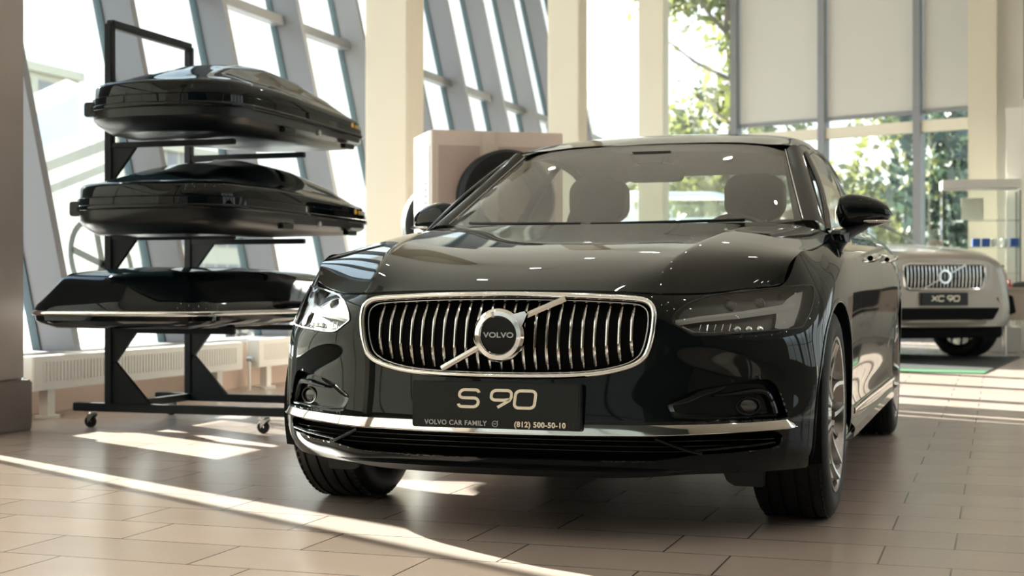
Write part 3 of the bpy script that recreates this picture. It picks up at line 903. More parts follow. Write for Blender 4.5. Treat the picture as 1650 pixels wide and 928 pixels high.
rw = [[(0,2.82,1.383),(.21,2.81,1.381),(.39,2.80,1.370),(.51,2.79,1.343),(.60,2.77,1.300)],
      [(0,3.14,1.245),(.23,3.13,1.243),(.42,3.11,1.233),(.55,3.08,1.213),(.645,3.05,1.180)],
      [(0,3.46,1.088),(.27,3.44,1.087),(.48,3.40,1.085),(.61,3.35,1.083),(.70,3.30,1.080)]]
rg, _, _, _, _ = surf(mirror_rows(rw), 8, 6)
obj('rear_window', *MB().grid(rg).__dict__.values(), M['car_glass'], CAR)
for s in (1, -1):
    e = rg[:, -1 if s > 0 else 0]; b = np.array([np.array((s*.685,2.76,1.242))*(1-t)+np.array((s*.742,3.40,1.066))*t for t in np.linspace(0, 1, len(e))])
    obj('rear_pillar', *MB().grid(np.stack([e, (e+b)/2+np.array([s*.012, 0, .012]), b], 1)).__dict__.values(), M['paint'], CAR)
tk = [[(0,3.46,1.085),(.27,3.44,1.085),(.48,3.40,1.083),(.61,3.37,1.081),(.735,3.42,1.066)],
      [(0,3.75,1.082),(.25,3.74,1.081),(.45,3.72,1.079),(.58,3.70,1.076),(.69,3.70,1.066)],
      [(0,4.0,1.062),(.22,3.99,1.062),(.40,3.96,1.062),(.53,3.88,1.064),(.66,3.78,1.066)]]
tg, _, _, _, _ = surf(mirror_rows(tk), 8, 6)
obj('trunk_lid', *MB().grid(tg).__dict__.values(), M['paint'], CAR)
# cowl between hood and glass
cw = MB(); hr = HOODG[-1]; gb = WSG[0]
cx = np.linspace(-.82, .82, 41)
def at_x(c, x): c = c[np.argsort(c[:, 0])]; return np.array([np.interp(x, c[:, 0], c[:, i]) for i in range(3)])
cw.grid(np.array([[at_x(hr, x)+np.array([0, .004, -.012]), at_x(gb, x)*.5+at_x(hr, x)*.5+np.array([0, 0, -.035]), at_x(gb, x)+np.array([0, .02, -.012])] for x in cx]))
cw.build('cowl', M['plastic'], CAR)
for x0, x1 in ((.52, -.06), (-.10, -.60)):
    wp = MB(); wp.tube([at_x(WSG[1], x0+(x1-x0)*k/8)+np.array([0, -.012-.006*math.sin(PI*k/8), .006]) for k in range(9)], .006, 6)
    wp.build('wiper', M['plastic'], CAR)

# ---- underside, wheel wells, sills
ub = MB(); ub.box((-.72, -.42, .20), (.72, 3.9, .26)); ub.box((-.60, -.45, .26), (.60, .55, .70)); ub.box((-.88, .42, .22), (.88, 2.52, .34))
ub.build('underbody', M['void'], CAR, bevel=.02)
for s in (1, -1):
    for c, r in ARCH:
        wl_ = MB(); A = np.linspace(-20, 200, 40); g = []
        for x in (.55, .70, .85, .915):
            rr_ = r+0.012 if x < .9 else r+.001
            g.append([(s*x, c[0]+rr_*math.cos(math.radians(a)), c[1]+rr_*math.sin(math.radians(a))) for a in A])
        wl_.grid(np.array(g)); n_ = len(A)
        wl_.add(g[0], [tuple(range(n_))])
        wl_.build('wheel_well', M['void'], CAR)
        lip = MB(); pts = []; L_ = []
        for a in np.linspace(-17 if c[0] else -14, 197 if not c[0] else 194, 60):
            y, z = c[0]+(r+.003)*math.cos(math.radians(a)), c[1]+(r+.003)*math.sin(math.radians(a))
            p, n = side(y, z, s)
            if z < .225: continue
            pts.append((p, n))
        lip.tube([p for p, n in pts], 1, prof=[(.003*a_, .008*b_) for a_, b_ in rrect(2, 2, .8, 3)], up=[n for p, n in pts], closed=False)
        lip.build('arch_lip', M['paint'], CAR)
    sl = MB(); pts = [(side(y, .318, s, .004)) for y in np.linspace(.46, 2.50, 30)]
    sl.tube([p for p, n in pts], 1, prof=[(.006*a_, .012*b_) for a_, b_ in rrect(2, 2, .8, 3)], up=[n for p, n in pts])
    sl.build('sill_molding', M['chrome'], CAR)
    sl = MB(); g = []
    for y in np.linspace(.42, 2.53, 30):
        g.append([(s*.925, y, .285), (s*.945, y, .262), (s*.940, y, .225), (s*.90, y, .205)])
    sl.grid(np.array(g)); sl.build('side_skirt', M['paint'], CAR, auto=20)

# ---- grille
gr = bpy.data.objects.new('grille', None); COL.objects.link(gr); gr.parent = CAR
tray('grille_mesh', GRs, 0.05, M['void'], gr)
fr = MB()
rim_tube(fr, on_front(GRs*np.array([1, 1])+0, 0.002, .006), [(.011*a_, .0085*b_) for a_, b_ in rrect(2, 2, .9, 4)])
fr.build('chrome_frame', M['chrome'], gr)
gc = GRs.mean(axis=0)
inn = np.array([(gc[0]+(p[0]-gc[0])*.964, .616+(p[1]-.616)*.915) for p in GRs])
fr = MB(); rim_tube(fr, on_front(inn, -.012, .006), [(.006*a_, .0028*b_) for a_, b_ in rrect(2, 2, .8, 3)])
fr.build('inner_frame', M['alloy'], gr)
def z_span(poly, x):
    q = np.vstack([poly, poly[:1]]); zs = []
    for a, b in zip(q[:-1], q[1:]):
        if (a[0]-x)*(b[0]-x) <= 0 and a[0] != b[0]: zs.append(a[1]+(b[1]-a[1])*(x-a[0])/(b[0]-a[0]))
    return min(zs), max(zs)
nsl = 23
for i in range(nsl):
    x = (i-(nsl-1)/2)*0.0366
    z0, z1 = z_span(inn, x)
    z0 += .004; z1 -= .006
    sl = MB(); pts = []
    for k in range(11):
        q = k/10; z = z0+(z1-z0)*q
        off = -.034+.026*min(1, math.sin(PI*min(1, max(0, (q*1.0))))*1.25)
        pts.append(front(x, z, 0)[0]+Vector((0, -off*1.0, 0)))
    sl.tube(pts, 1, prof=[(.0085, .0), (.006, .0042), (-.010, .0048), (-.010, -.0048), (.006, -.0042)], up=Vector((0, -1, 0)))
    sl.build('slat', M['satin_chrome'], gr, auto=30)
# badge: ring with arrow, dark disc, lettering, diagonal bar
bc = front(0, .616, 0)[0]; by = bc.y-.012
def to_b(x, z, out): return (x, by-out, .616+z)
bd = bpy.data.objects.new('badge', None); COL.objects.link(bd); bd.parent = CAR
Bx = Matrix.Translation((0, by, .616)) @ Matrix.Rotation(PI/2, 4, 'X')
rg_ = MB(); rg_.lathe([(.055, -.012), (.056, .007), (.060, .013), (.073, .012), (.081, .003), (.083, -.012)], 64, Bx)
rg_.prism([(.045, .064), (.064, .045), (.086, .086 - .0)], -0, 0) if False else None
P = [(.040, .058), (.060, .036), (.0865, .0505), (.0845, .0625)]
ar = [(math.cos(math.radians(38)), math.sin(math.radians(38)))]
ux, uz = ar[0]; vx, vz = -uz, ux
arrow = [(.064*ux+.030*vx, .060*uz+.030*vz), (.066*ux-.030*vx, .062*uz-.030*vz), (.112*ux-.006*vx, .112*uz-.006*vz), (.112*ux+.006*vx, .112*uz+.006*vz)]
rg_.add([to_b(x, z, .0105) for x, z in arrow]+[to_b(x, z, -.01) for x, z in arrow], [(0, 1, 2, 3), (7, 6, 5, 4), (0, 4, 5, 1), (1, 5, 6, 2), (2, 6, 7, 3), (3, 7, 4, 0)])
rg_.build('badge_ring', M['chrome'], bd, auto=30)
dk = MB(); dk.lathe([(0, .002), (.057, .002), (.057, -.01)], 48, Bx); dk.build('badge_disc', M['gloss_plastic'], bd)
text_mesh('badge_lettering', 'VOLVO', .026, M['satin_chrome'], bd, Matrix.Translation((0, by-.003, .6165)) @ Matrix.Diagonal((1.10, 1, .86, 1)) @ Matrix.Rotation(PI/2, 4, 'X'), .001, 'CENTER', 1.02, .0007)
for a_, b_ in (((-.183, .513), (-.055, .585)), ((.078, .675), (.197, .727))):
    br_ = MB(); pts = []
    for k in range(9):
        q = k/8; x = a_[0]+(b_[0]-a_[0])*q; z = a_[1]+(b_[1]-a_[1])*q
        pts.append((x, front(x, z)[0].y-.004, z))
    br_.tube(pts, 1, prof=[(.008, 0), (.004, .0085), (-.006, .0095), (-.006, -.0095), (.004, -.0085)], up=Vector((0, -1, 0)))
    br_.build('diagonal_bar', M['satin_chrome'], bd, auto=30)

# ---- headlights
for s in (1, -1):
    P = HLs if s > 0 else np.array(mirror_poly(HLs))
    hl = bpy.data.objects.new('headlight', None); COL.objects.link(hl); hl.parent = CAR
    tray('lamp_housing', P, .055, M['lamp_dark'], hl, inset=.03)
    def pt(x, z, off): return front(s*x, z, off)[0]
    def band(name, low, up, off, m, th=.012):
        """bar between two (x,z) curves, set behind the lens"""
        n = 24; lo = np.array(low); hi = np.array(up); t = np.linspace(0, 1, n)
        li = np.stack([np.interp(t, np.linspace(0, 1, len(lo)), lo[:, i]) for i in (0, 1)], 1)
        ui = np.stack([np.interp(t, np.linspace(0, 1, len(hi)), hi[:, i]) for i in (0, 1)], 1)
        g = []
        for a_, b_ in zip(li, ui):
            f0 = pt(*a_, off); f1 = pt(*b_, off); mid = (a_+b_)/2; fm = pt(*mid, off+.004)
            k0 = f0+Vector((0, th, 0)); k1 = f1+Vector((0, th, 0))
            g.append([k0, f0, fm, f1, k1])
        return obj(name, *MB().grid(np.array(g)).__dict__.values(), m, hl, auto=30)
    band('light_guide', [(.530,.650),(.60,.664),(.70,.676),(.79,.690),(.842,.697)], [(.530,.668),(.60,.683),(.70,.698),(.79,.714),(.842,.722)], -.016, M['lamp_light'])
    band('light_guide', [(.800,.648),(.815,.643),(.835,.645),(.850,.655)], [(.796,.700),(.820,.735),(.842,.752),(.862,.757)], -.020, M['lamp_light'])
    band('lower_chrome', [(.545,.641),(.575,.627),(.62,.625),(.70,.631)], [(.550,.649),(.58,.634),(.62,.631),(.70,.636)], -.010, M['chrome'], .006)
    for x, z in ((.745, .728), (.672, .722)):
        pr = MB(); c_ = pt(x, z, -.030)
        pr.lathe([(.0, .010), (.010, .008), (.017, .002), (.019, -.010), (.022, -.016)], 24, Matrix.Translation(c_) @ Matrix.Rotation(PI/2, 4, 'X'))
        pr.build('projector', M['lamp_housing'], hl)
    for k in range(5):
        x = .600+.020*k; rf = MB(); p0, p1 = pt(x, .640, -.022), pt(x+.003, .658+.004*k*.3, -.022)
        rf.tube([p0, p1], [.0016, .0016], 6); rf.build('divider', M['chrome'], hl)
    for x in (.705, .735, .765):
        rf = MB(); c_ = pt(x, .653, -.036); rf.ball(c_, (.013, .008, .011), 10, 6); rf.build('reflector', M['chrome'], hl)
    rf = MB(); g = [[pt(x, z, -.040) for z in (.705+.05*(x-.62), .722+.04*(x-.62), .742)] for x in np.linspace(.60, .80, 14)]
    rf.grid(np.array(g)); rf.build('upper_reflector', M['lamp_housing'], hl)
    patch('lens', P, M['lens'], hl, off=.0012, step=.010)
    sm = MB(); rim_tube(sm, on_front(P, .0005, .006), [(.003*a_, .003*b_) for a_, b_ in rrect(2, 2, .9, 2)]); sm.build('lens_seal', M['plastic'], hl)

# ---- fog lamps and recesses
for s in (1, -1):
    P = FOGs if s > 0 else np.array(mirror_poly(FOGs))
    fg = bpy.data.objects.new('fog_lamp', None); COL.objects.link(fg); fg.parent = CAR
    tray('recess', P, .030, M['paint'], fg, inset=.10, off=.001)
    lampc = front(s*.735, .409, -.024)[0]
    lm = MB(); Q = Matrix.Translation(lampc) @ Matrix.Rotation(s*.5, 4, 'Z') @ Matrix.Rotation(PI/2, 4, 'X') @ Matrix.Diagonal((1.28, .86, 1, 1))
    lm.lathe([(0, .004), (.018, .003), (.024, -.001), (.026, -.012)], 28, Q); lm.build('lamp_lens', M['lamp_housing'], fg)
    bz = MB(); bz.lathe([(.026, -.004), (.027, .006), (.031, .007), (.036, -.014)], 28, Q); bz.build('lamp_ring', M['plastic'], fg)
    hk = MB()                   # chrome hook around the outer end of the recess
    path = [(.640,.441),(.700,.447),(.752,.452),(.775,.447),(.788,.430),(.800,.395),(.802,.384)]
    hk.tube([front(s*x, z, -.012)[0] for x, z in curve([(x, z, 0) for x, z in path], 24)[:, :2]], [.003+.007*min(1, k/12) for k in range(24)], 8)
    path = [(.520,.392),(.532,.381),(.60,.377),(.70,.376),(.802,.379)]
    hk.tube([front(s*x, z, -.004)[0] for x, z in path], .004, 8)
    hk.build('bezel', M['paint'], fg)

# ---- bumper chrome strip
st = MB(); g = []
TOP = [(0,.357),(.26,.356),(.467,.357),(.598,.358),(.726,.360),(.826,.364),(.846,.348)]
BOT = [(0,.318),(.26,.320),(.467,.323),(.598,.327),(.725,.331),(.832,.334),(.848,.342)]
top = [(-x, z) for x, z in TOP[:0:-1]]+TOP; bot = [(-x, z) for x, z in BOT[:0:-1]]+BOT
tt = np.linspace(0, 1, 121); uu = np.linspace(0, 1, len(top))
for t in tt:
    a_ = np.array([np.interp(t, uu, [p[i] for p in top]) for i in (0, 1)]); b_ = np.array([np.interp(t, uu, [p[i] for p in bot]) for i in (0, 1)])
    m_ = a_*.28+b_*.72
    g.append([front(*a_, -.004)[0], front(*a_, .004)[0], front(*m_, .012)[0], front(*(m_*.5+b_*.5), .0125)[0], front(*b_, .006)[0], front(*b_, -.006)[0]])
st.grid(np.array(g)); st.build('bumper_trim', M['chrome'], CAR, auto=25)

# ---- lower intake
lg = bpy.data.objects.new('lower_grille', None); COL.objects.link(lg); lg.parent = CAR
tray('intake_mesh', INTs, .07, M['void'], lg, step=.012)
for k, z in enumerate((.270, .287, .304)):
    sl = MB(); xm = (.60, .78, .80)[k]
    pts = [front(x, z, -.022-.0*abs(x))[0] for x in np.linspace(-xm, xm, 61)]
    sl.tube(pts, 1, prof=[(.010*a_, .0035*b_) for a_, b_ in rrect(2, 2, .8, 3)], up=Vector((0, -1, 0)))
    sl.build('slat', M['gloss_plastic'], lg)
for s in (1, -1):
    dg_ = MB(); dg_.tube([front(s*x, z, -.006)[0] for x, z in ((.475,.318),(.520,.298),(.565,.279),(.60,.270))], 1, prof=[(.012*a_, .006*b_) for a_, b_ in rrect(2, 2, .8, 3)], up=Vector((0, -1, 0)))
    dg_.tube([front(s*x, z, -.004)[0] for x, z in ((.58,.279),(.64,.282),(.72,.288),(.795,.296))], 1, prof=[(.010*a_, .004*b_) for a_, b_ in rrect(2, 2, .8, 3)], up=Vector((0, -1, 0)))
    dg_.build('blade', M['paint'], lg)
sp = MB(); g = []
for x in np.linspace(-.60, .60, 61):
    p = front(x, .232)[0]; k = max(0, 1-abs(x/.60)**4); g.append([(x, p.y+.012, .222), (x, p.y+.016-.020*k, .214-.0*k), (x, p.y+.03, .214-.024*k), (x, p.y+.12, .200-.015*k)])
sp.grid(np.array(g)); sp.build('chin_spoiler', M['plastic'], CAR, auto=20)
for s in (1, -1):
    df = MB(); df.prism([(s*.60, .215), (s*.625, .155), (s*.65, .142), (s*.74, .142), (s*.75, .215)], -.385, -.37, 'y'); df.build('air_deflector', M['plastic'], CAR, bevel=.004)

# ---- number plate
pl = bpy.data.objects.new('number_plate', None); COL.objects.link(pl); pl.parent = CAR
PY = -.786; PZ = .408; TILT = math.radians(1.5)
PM = Matrix.Translation((.002, PY, PZ)) @ Matrix.Rotation(-.02, 4, 'X')
pb = MB(); pb.prism(rrect(.535, .140, .008), -.008, .012, 'y', PM)
pb.box((-.20, .0, -.05), (.20, .06, .05), PM)
pb.build('holder', M['plastic'], pl, bevel=.003)
pb = MB(); pb.prism([(x, z+.013) for x, z in rrect(.517, .108, .006)], -.0095, -.004, 'y', PM); pb.build('plate_face', M['plate'], pl)
def to_pl(x, z, out): return tuple(PM @ Vector((x, -.0095-out, z)))
pth, xe = word('S 90', -.118, -.006, .063, .051, .0125, .13)
strokes(pth, .0088, .0010, to_pl).build('model_lettering', M['white_print'], pl, smooth=False)
TM = lambda x, z: PM @ Matrix.Translation((x, -.0090, z)) @ Matrix.Rotation(PI/2, 4, 'X')
text_mesh('dealer_lettering', 'VOLVO CAR FAMILY', .0205, M['grey_print'], pl, TM(-.226, -.0555), .001, 'LEFT', 1.08, .0003)
text_mesh('phone_lettering', '(812) 500-50-10', .0220, M['white_print'], pl, TM(.060, -.0555), .001, 'LEFT', 1.10, .0007)
lo = strokes([([(.0085*math.cos(2*PI*k/24), .0085*math.sin(2*PI*k/24)) for k in range(24)], True), ([(-.005, 0), (.005, 0)], False), ([(.006, .006), (.010, .0095)], False)], .0018, .0010, lambda x, z, o: tuple(PM @ Vector((x, -.0085-o, z-.0555))))
lo.build('ring_logo', M['grey_print'], pl, smooth=False)
hk = MB()
hk.build('x', M['plastic']) if False else None

# ---- door mirrors
for s in (1, -1):
    mr = bpy.data.objects.new('side_mirror', None); COL.objects.link(mr); mr.parent = CAR
    g = []
    for k in range(15):
        q = k/14; x = .812+.215*q
        e = (1-abs(2*q-1)**3.2)**(1/3.2) if 0 < q < 1 else 0.02
        zt = 1.141-.050*q**2.2; zb = .986+.030*q**1.4
        cz = (zt+zb)/2; hz = (zt-zb)/2*max(e, .02); hy = .085*max(e, .02)*(1-.25*q)
        row = []
        for j in range(24):
            a = 2*PI*j/24; ca, sa = math.cos(a), math.sin(a)
            row.append((s*x, 1.06+.05*q+hy*abs(ca)**.75*(1 if ca > 0 else -1)*(.6 if ca > 0 else 1.0), cz+hz*abs(sa)**.7*(1 if sa > 0 else -1)))
        row.append(row[0]); g.append(row)
    hs_ = MB().grid(np.array(g)); hs_.build('mirror_housing', M['paint'], mr, auto=60)
    ind = MB(); ind.tube([(s*x, 1.0+.045*((x-.92)/.1)**2, 1.022+.02*(x-.92)) for x in np.linspace(.925, 1.022, 10)], [.004]+[.0065]*8+[.004], 8); ind.build('indicator_strip', M['satin_chrome'], mr)
    gl = MB(); gl.prism([(s*(.83), 1.015), (s*1.0, 1.03), (s*1.01, 1.08), (s*.98, 1.10), (s*.84, 1.115)], 1.108, 1.114, 'y'); gl.build('mirror_glass', M['chrome'], mr)
    am = MB(); am.tube([(s*.825, .93, .935), (s*.838, .96, .955), (s*.862, 1.01, .978), (s*.905, 1.06, 1.005)], 1, prof=[(.020*a_, .045*b_) for a_, b_ in rrect(2, 2, .9, 4)], up=Vector((0, 0, 1)))
    am.build('mirror_arm', M['plastic'], mr)
    ft = MB(); ft.prism([(.70, .955), (.72, .975), (.98, .992), (1.02, .962), (.98, .925), (.80, .925)], s*.80, s*.875, 'x') ; ft.build('mirror_foot', M['plastic'], mr, bevel=.012)

# ---- wheels
w0 = wheel_parts('wheel'); w0.parent = CAR
for i, (x, y) in enumerate(((.803, 0), (-.803, 0), (.803, 2.941), (-.803, 2.941))):
    w = w0 if i == 0 else copy_tree(w0, CAR)
    w.location = (x, y, .343); w.rotation_euler = (0.22+.4*i, 0, PI if x < 0 else 0)

# ---- cabin
db = MB(); g = []
for x in np.linspace(-.70, .70, 15):
    hump = .03*math.exp(-((x-.36)/.20)**2)
    g.append([(x, .70, .985), (x, .95, 1.0+hump*.5), (x, 1.12, 1.005+hump), (x, 1.20, .975), (x, 1.24, .80), (x, 1.10, .60)])
db.grid(np.array(g)); db.build('dashboard', M['trim_dark'], CAR, auto=40)
fl = MB(); fl.box((-.80, .60, .30), (.80, 3.3, .36)); fl.build('cabin_floor', M['trim_dark'], CAR)
def seat(x, y, w=.50):
    st_ = bpy.data.objects.new('seat', None); COL.objects.link(st_); st_.parent = CAR; st_.location = (x, y, .36)
    b = MB(); b.prism(rrect(w, .17, .06), -.45, .05, 'y', Matrix.Translation((0, 0, .12))); b.build('cushion', M['seat'], st_, bevel=.02)
    b = MB(); g = []
    for k in range(9):
        q = k/8; z = .20+.50*q; ww = (w/2)*(1-.30*q**2); yy = .02+.17*q
        g.append([(-ww*.98, yy+.04, z), (-ww, yy-.03, z), (-ww*.75, yy-.075, z), (0, yy-.05, z), (ww*.75, yy-.075, z), (ww, yy-.03, z), (ww*.98, yy+.04, z), (0, yy+.07, z), (-ww*.98, yy+.04, z)])
    b.grid(np.array(g)); b.add(g[-1][:-1], [tuple(range(8))]); b.build('backrest', M['seat'], st_, auto=50)
    b = MB(); b.prism(rrect(.27, .21, .075, 6), .14, .25, 'y', Matrix.Translation((0, 0, .815))); b.tube([(-.06, .19, .66), (-.06, .19, .74)], .008, 6); b.tube([(.06, .19, .66), (.06, .19, .74)], .008, 6)
    b.build('headrest', M['seat'], st_, bevel=.025)
seat(.37, 1.62); seat(-.37, 1.62)
rs = bpy.data.objects.new('rear_bench', None); COL.objects.link(rs); rs.parent = CAR
b = MB(); b.prism(rrect(1.30, .18, .06), 2.25, 2.75, 'y', Matrix.Translation((0, 0, .48))); b.build('cushion', M['seat'], rs, bevel=.02)
b = MB(); b.box((-.65, 2.72, .50), (.65, 2.90, .98)); b.build('backrest', M['seat'], rs, bevel=.05)
for x in (-.42, 0, .42):
    b = MB(); b.prism(rrect(.25, .15 if x else .10, .05), 2.80, 2.90, 'y', Matrix.Translation((x, 0, 1.045 if x else 1.01))); b.build('headrest', M['seat'], rs, bevel=.02)
b = MB(); b.box((-.62, 2.88, .95), (.62, 3.42, .975)); b.build('parcel_shelf', M['trim_dark'], CAR, bevel=.01)
sw = bpy.data.objects.new('steering_wheel', None); COL.objects.link(sw); sw.parent = CAR
Q = Matrix.Translation((.37, 1.25, .90)) @ Matrix.Rotation(math.radians(65), 4, 'X')
b = MB(); b.tube([tuple(Q @ Vector((.185*math.cos(2*PI*k/32), .185*math.sin(2*PI*k/32), 0))) for k in range(32)], .016, 8, closed=True); b.build('steering_rim', M['trim_dark'], sw)
b = MB(); b.lathe([(0, .03), (.06, .025), (.075, -.02)], 20, Q)
for a in (0, PI, -PI/2): b.tube([tuple(Q @ Vector((.05*math.cos(a), .05*math.sin(a), 0))), tuple(Q @ Vector((.18*math.cos(a), .18*math.sin(a), 0)))], .016, 6)
b.build('steering_hub', M['trim_dark'], sw)
b = MB(); b.prism(rrect(.25, .075, .03), 1.28, 1.31, 'y', Matrix.Translation((.02, 0, 1.255))); b.tube([(.0, 1.30, 1.28), (.0, 1.33, 1.35)], .012, 8)
b.build('rear_view_mirror', M['trim_dark'], CAR, bevel=.008)
b = MB(); b.prism([(-.10, 1.352), (-.06, 1.290), (.06, 1.290), (.10, 1.352)], 1.27, 1.42, 'y'); b.build('sensor_cover', M['trim_dark'], CAR, bevel=.015)
hl_ = MB(); hl_.grid(RFG[2:-1, 6:-6]+np.array([0, .03, -.035])); hl_.build('headliner', M['headliner'], CAR)
for s in (1, -1):
    b = MB(); b.grid(np.array([[(s*.79, y, .34), (s*.80, y, .70), (s*.775, y, .985)] for y in np.linspace(.75, 2.9, 12)])); b.build('door_card', M['trim_dark'], CAR)
# ------------------------------------------------------------------ rack with three roof boxes
rack = thing('roof_box_rack', 'black steel display rack on castors carrying three roof boxes by the slanted windows', 'rack', (-3.1, 2.3, 0))
def rk(mb, name, **k): o = mb.build(name, M['steel_black'], rack, **k); o.matrix_parent_inverse = rack.matrix_world.inverted(); return o
bpy.context.view_layer.update()
RX = -3.14; RY = (1.92, 2.74)
for y in RY:
    b = MB(); b.box((RX-.022, y-.022, .12), (RX+.022, y+.022, 2.19)); rk(b, 'post', bevel=.004)
    b = MB(); b.box((-3.36, y-.025, .09), (-2.06, y+.025, .135)); rk(b, 'foot_bar', bevel=.004)
    b = MB(); b.prism([(RX+.02, .13), (RX+.02, .36), (RX+.04, .36), (RX+.25, .14), (RX+.25, .13)], y-.012, y+.012, 'y'); rk(b, 'gusset', smooth=False)
    for z in (.545, 1.045, 1.545):
        b = MB(); b.box((RX, y-.018, z-.03), (-2.38, y+.018, z)); rk(b, 'arm', bevel=.004)
        b = MB(); b.prism([(RX+.02, z-.03), (RX+.165, z-.03), (RX+.02, z-.21)], y-.012, y+.012, 'y'); rk(b, 'gusset', smooth=False)
for z in (2.168,):
    b = MB(); b.box((RX-.022, RY[0], z), (RX+.022, RY[1], z+.044)); rk(b, 'top_bar', bevel=.004)
for x in (RX, -2.10):
    b = MB(); b.box((x-.022, RY[0], .092), (x+.022, RY[1], .133)); rk(b, 'cross_bar', bevel=.004)
for x, y in ((-3.25, 1.92), (-2.20, 1.92), (-3.25, 2.74), (-2.20, 2.74)):
    c = bpy.data.objects.new('castor', None); COL.objects.link(c); c.parent = rack; c.matrix_parent_inverse = rack.matrix_world.inverted(); c.location = (x, y, 0)
    b = MB(); b.lathe([(0, .085), (.022, .085), (.024, .078), (.016, .070), (0, .070)], 20); b.prism([(-.018, .028), (.022, .072), (-.022, .072)], -.022, -.017, 'y'); b.prism([(-.018, .028), (.022, .072), (-.022, .072)], .017, .022, 'y'); b.build('fork', M['castor'], c)
    b = MB(); b.lathe([(.010, -.012), (.030, -.012), (.033, -.006), (.033, .006), (.030, .012), (.010, .012)], 24, Matrix.Translation((-.012, 0, .033)) @ Matrix.Rotation(PI/2, 4, 'X')); b.build('castor_wheel', M['rubber'], c)

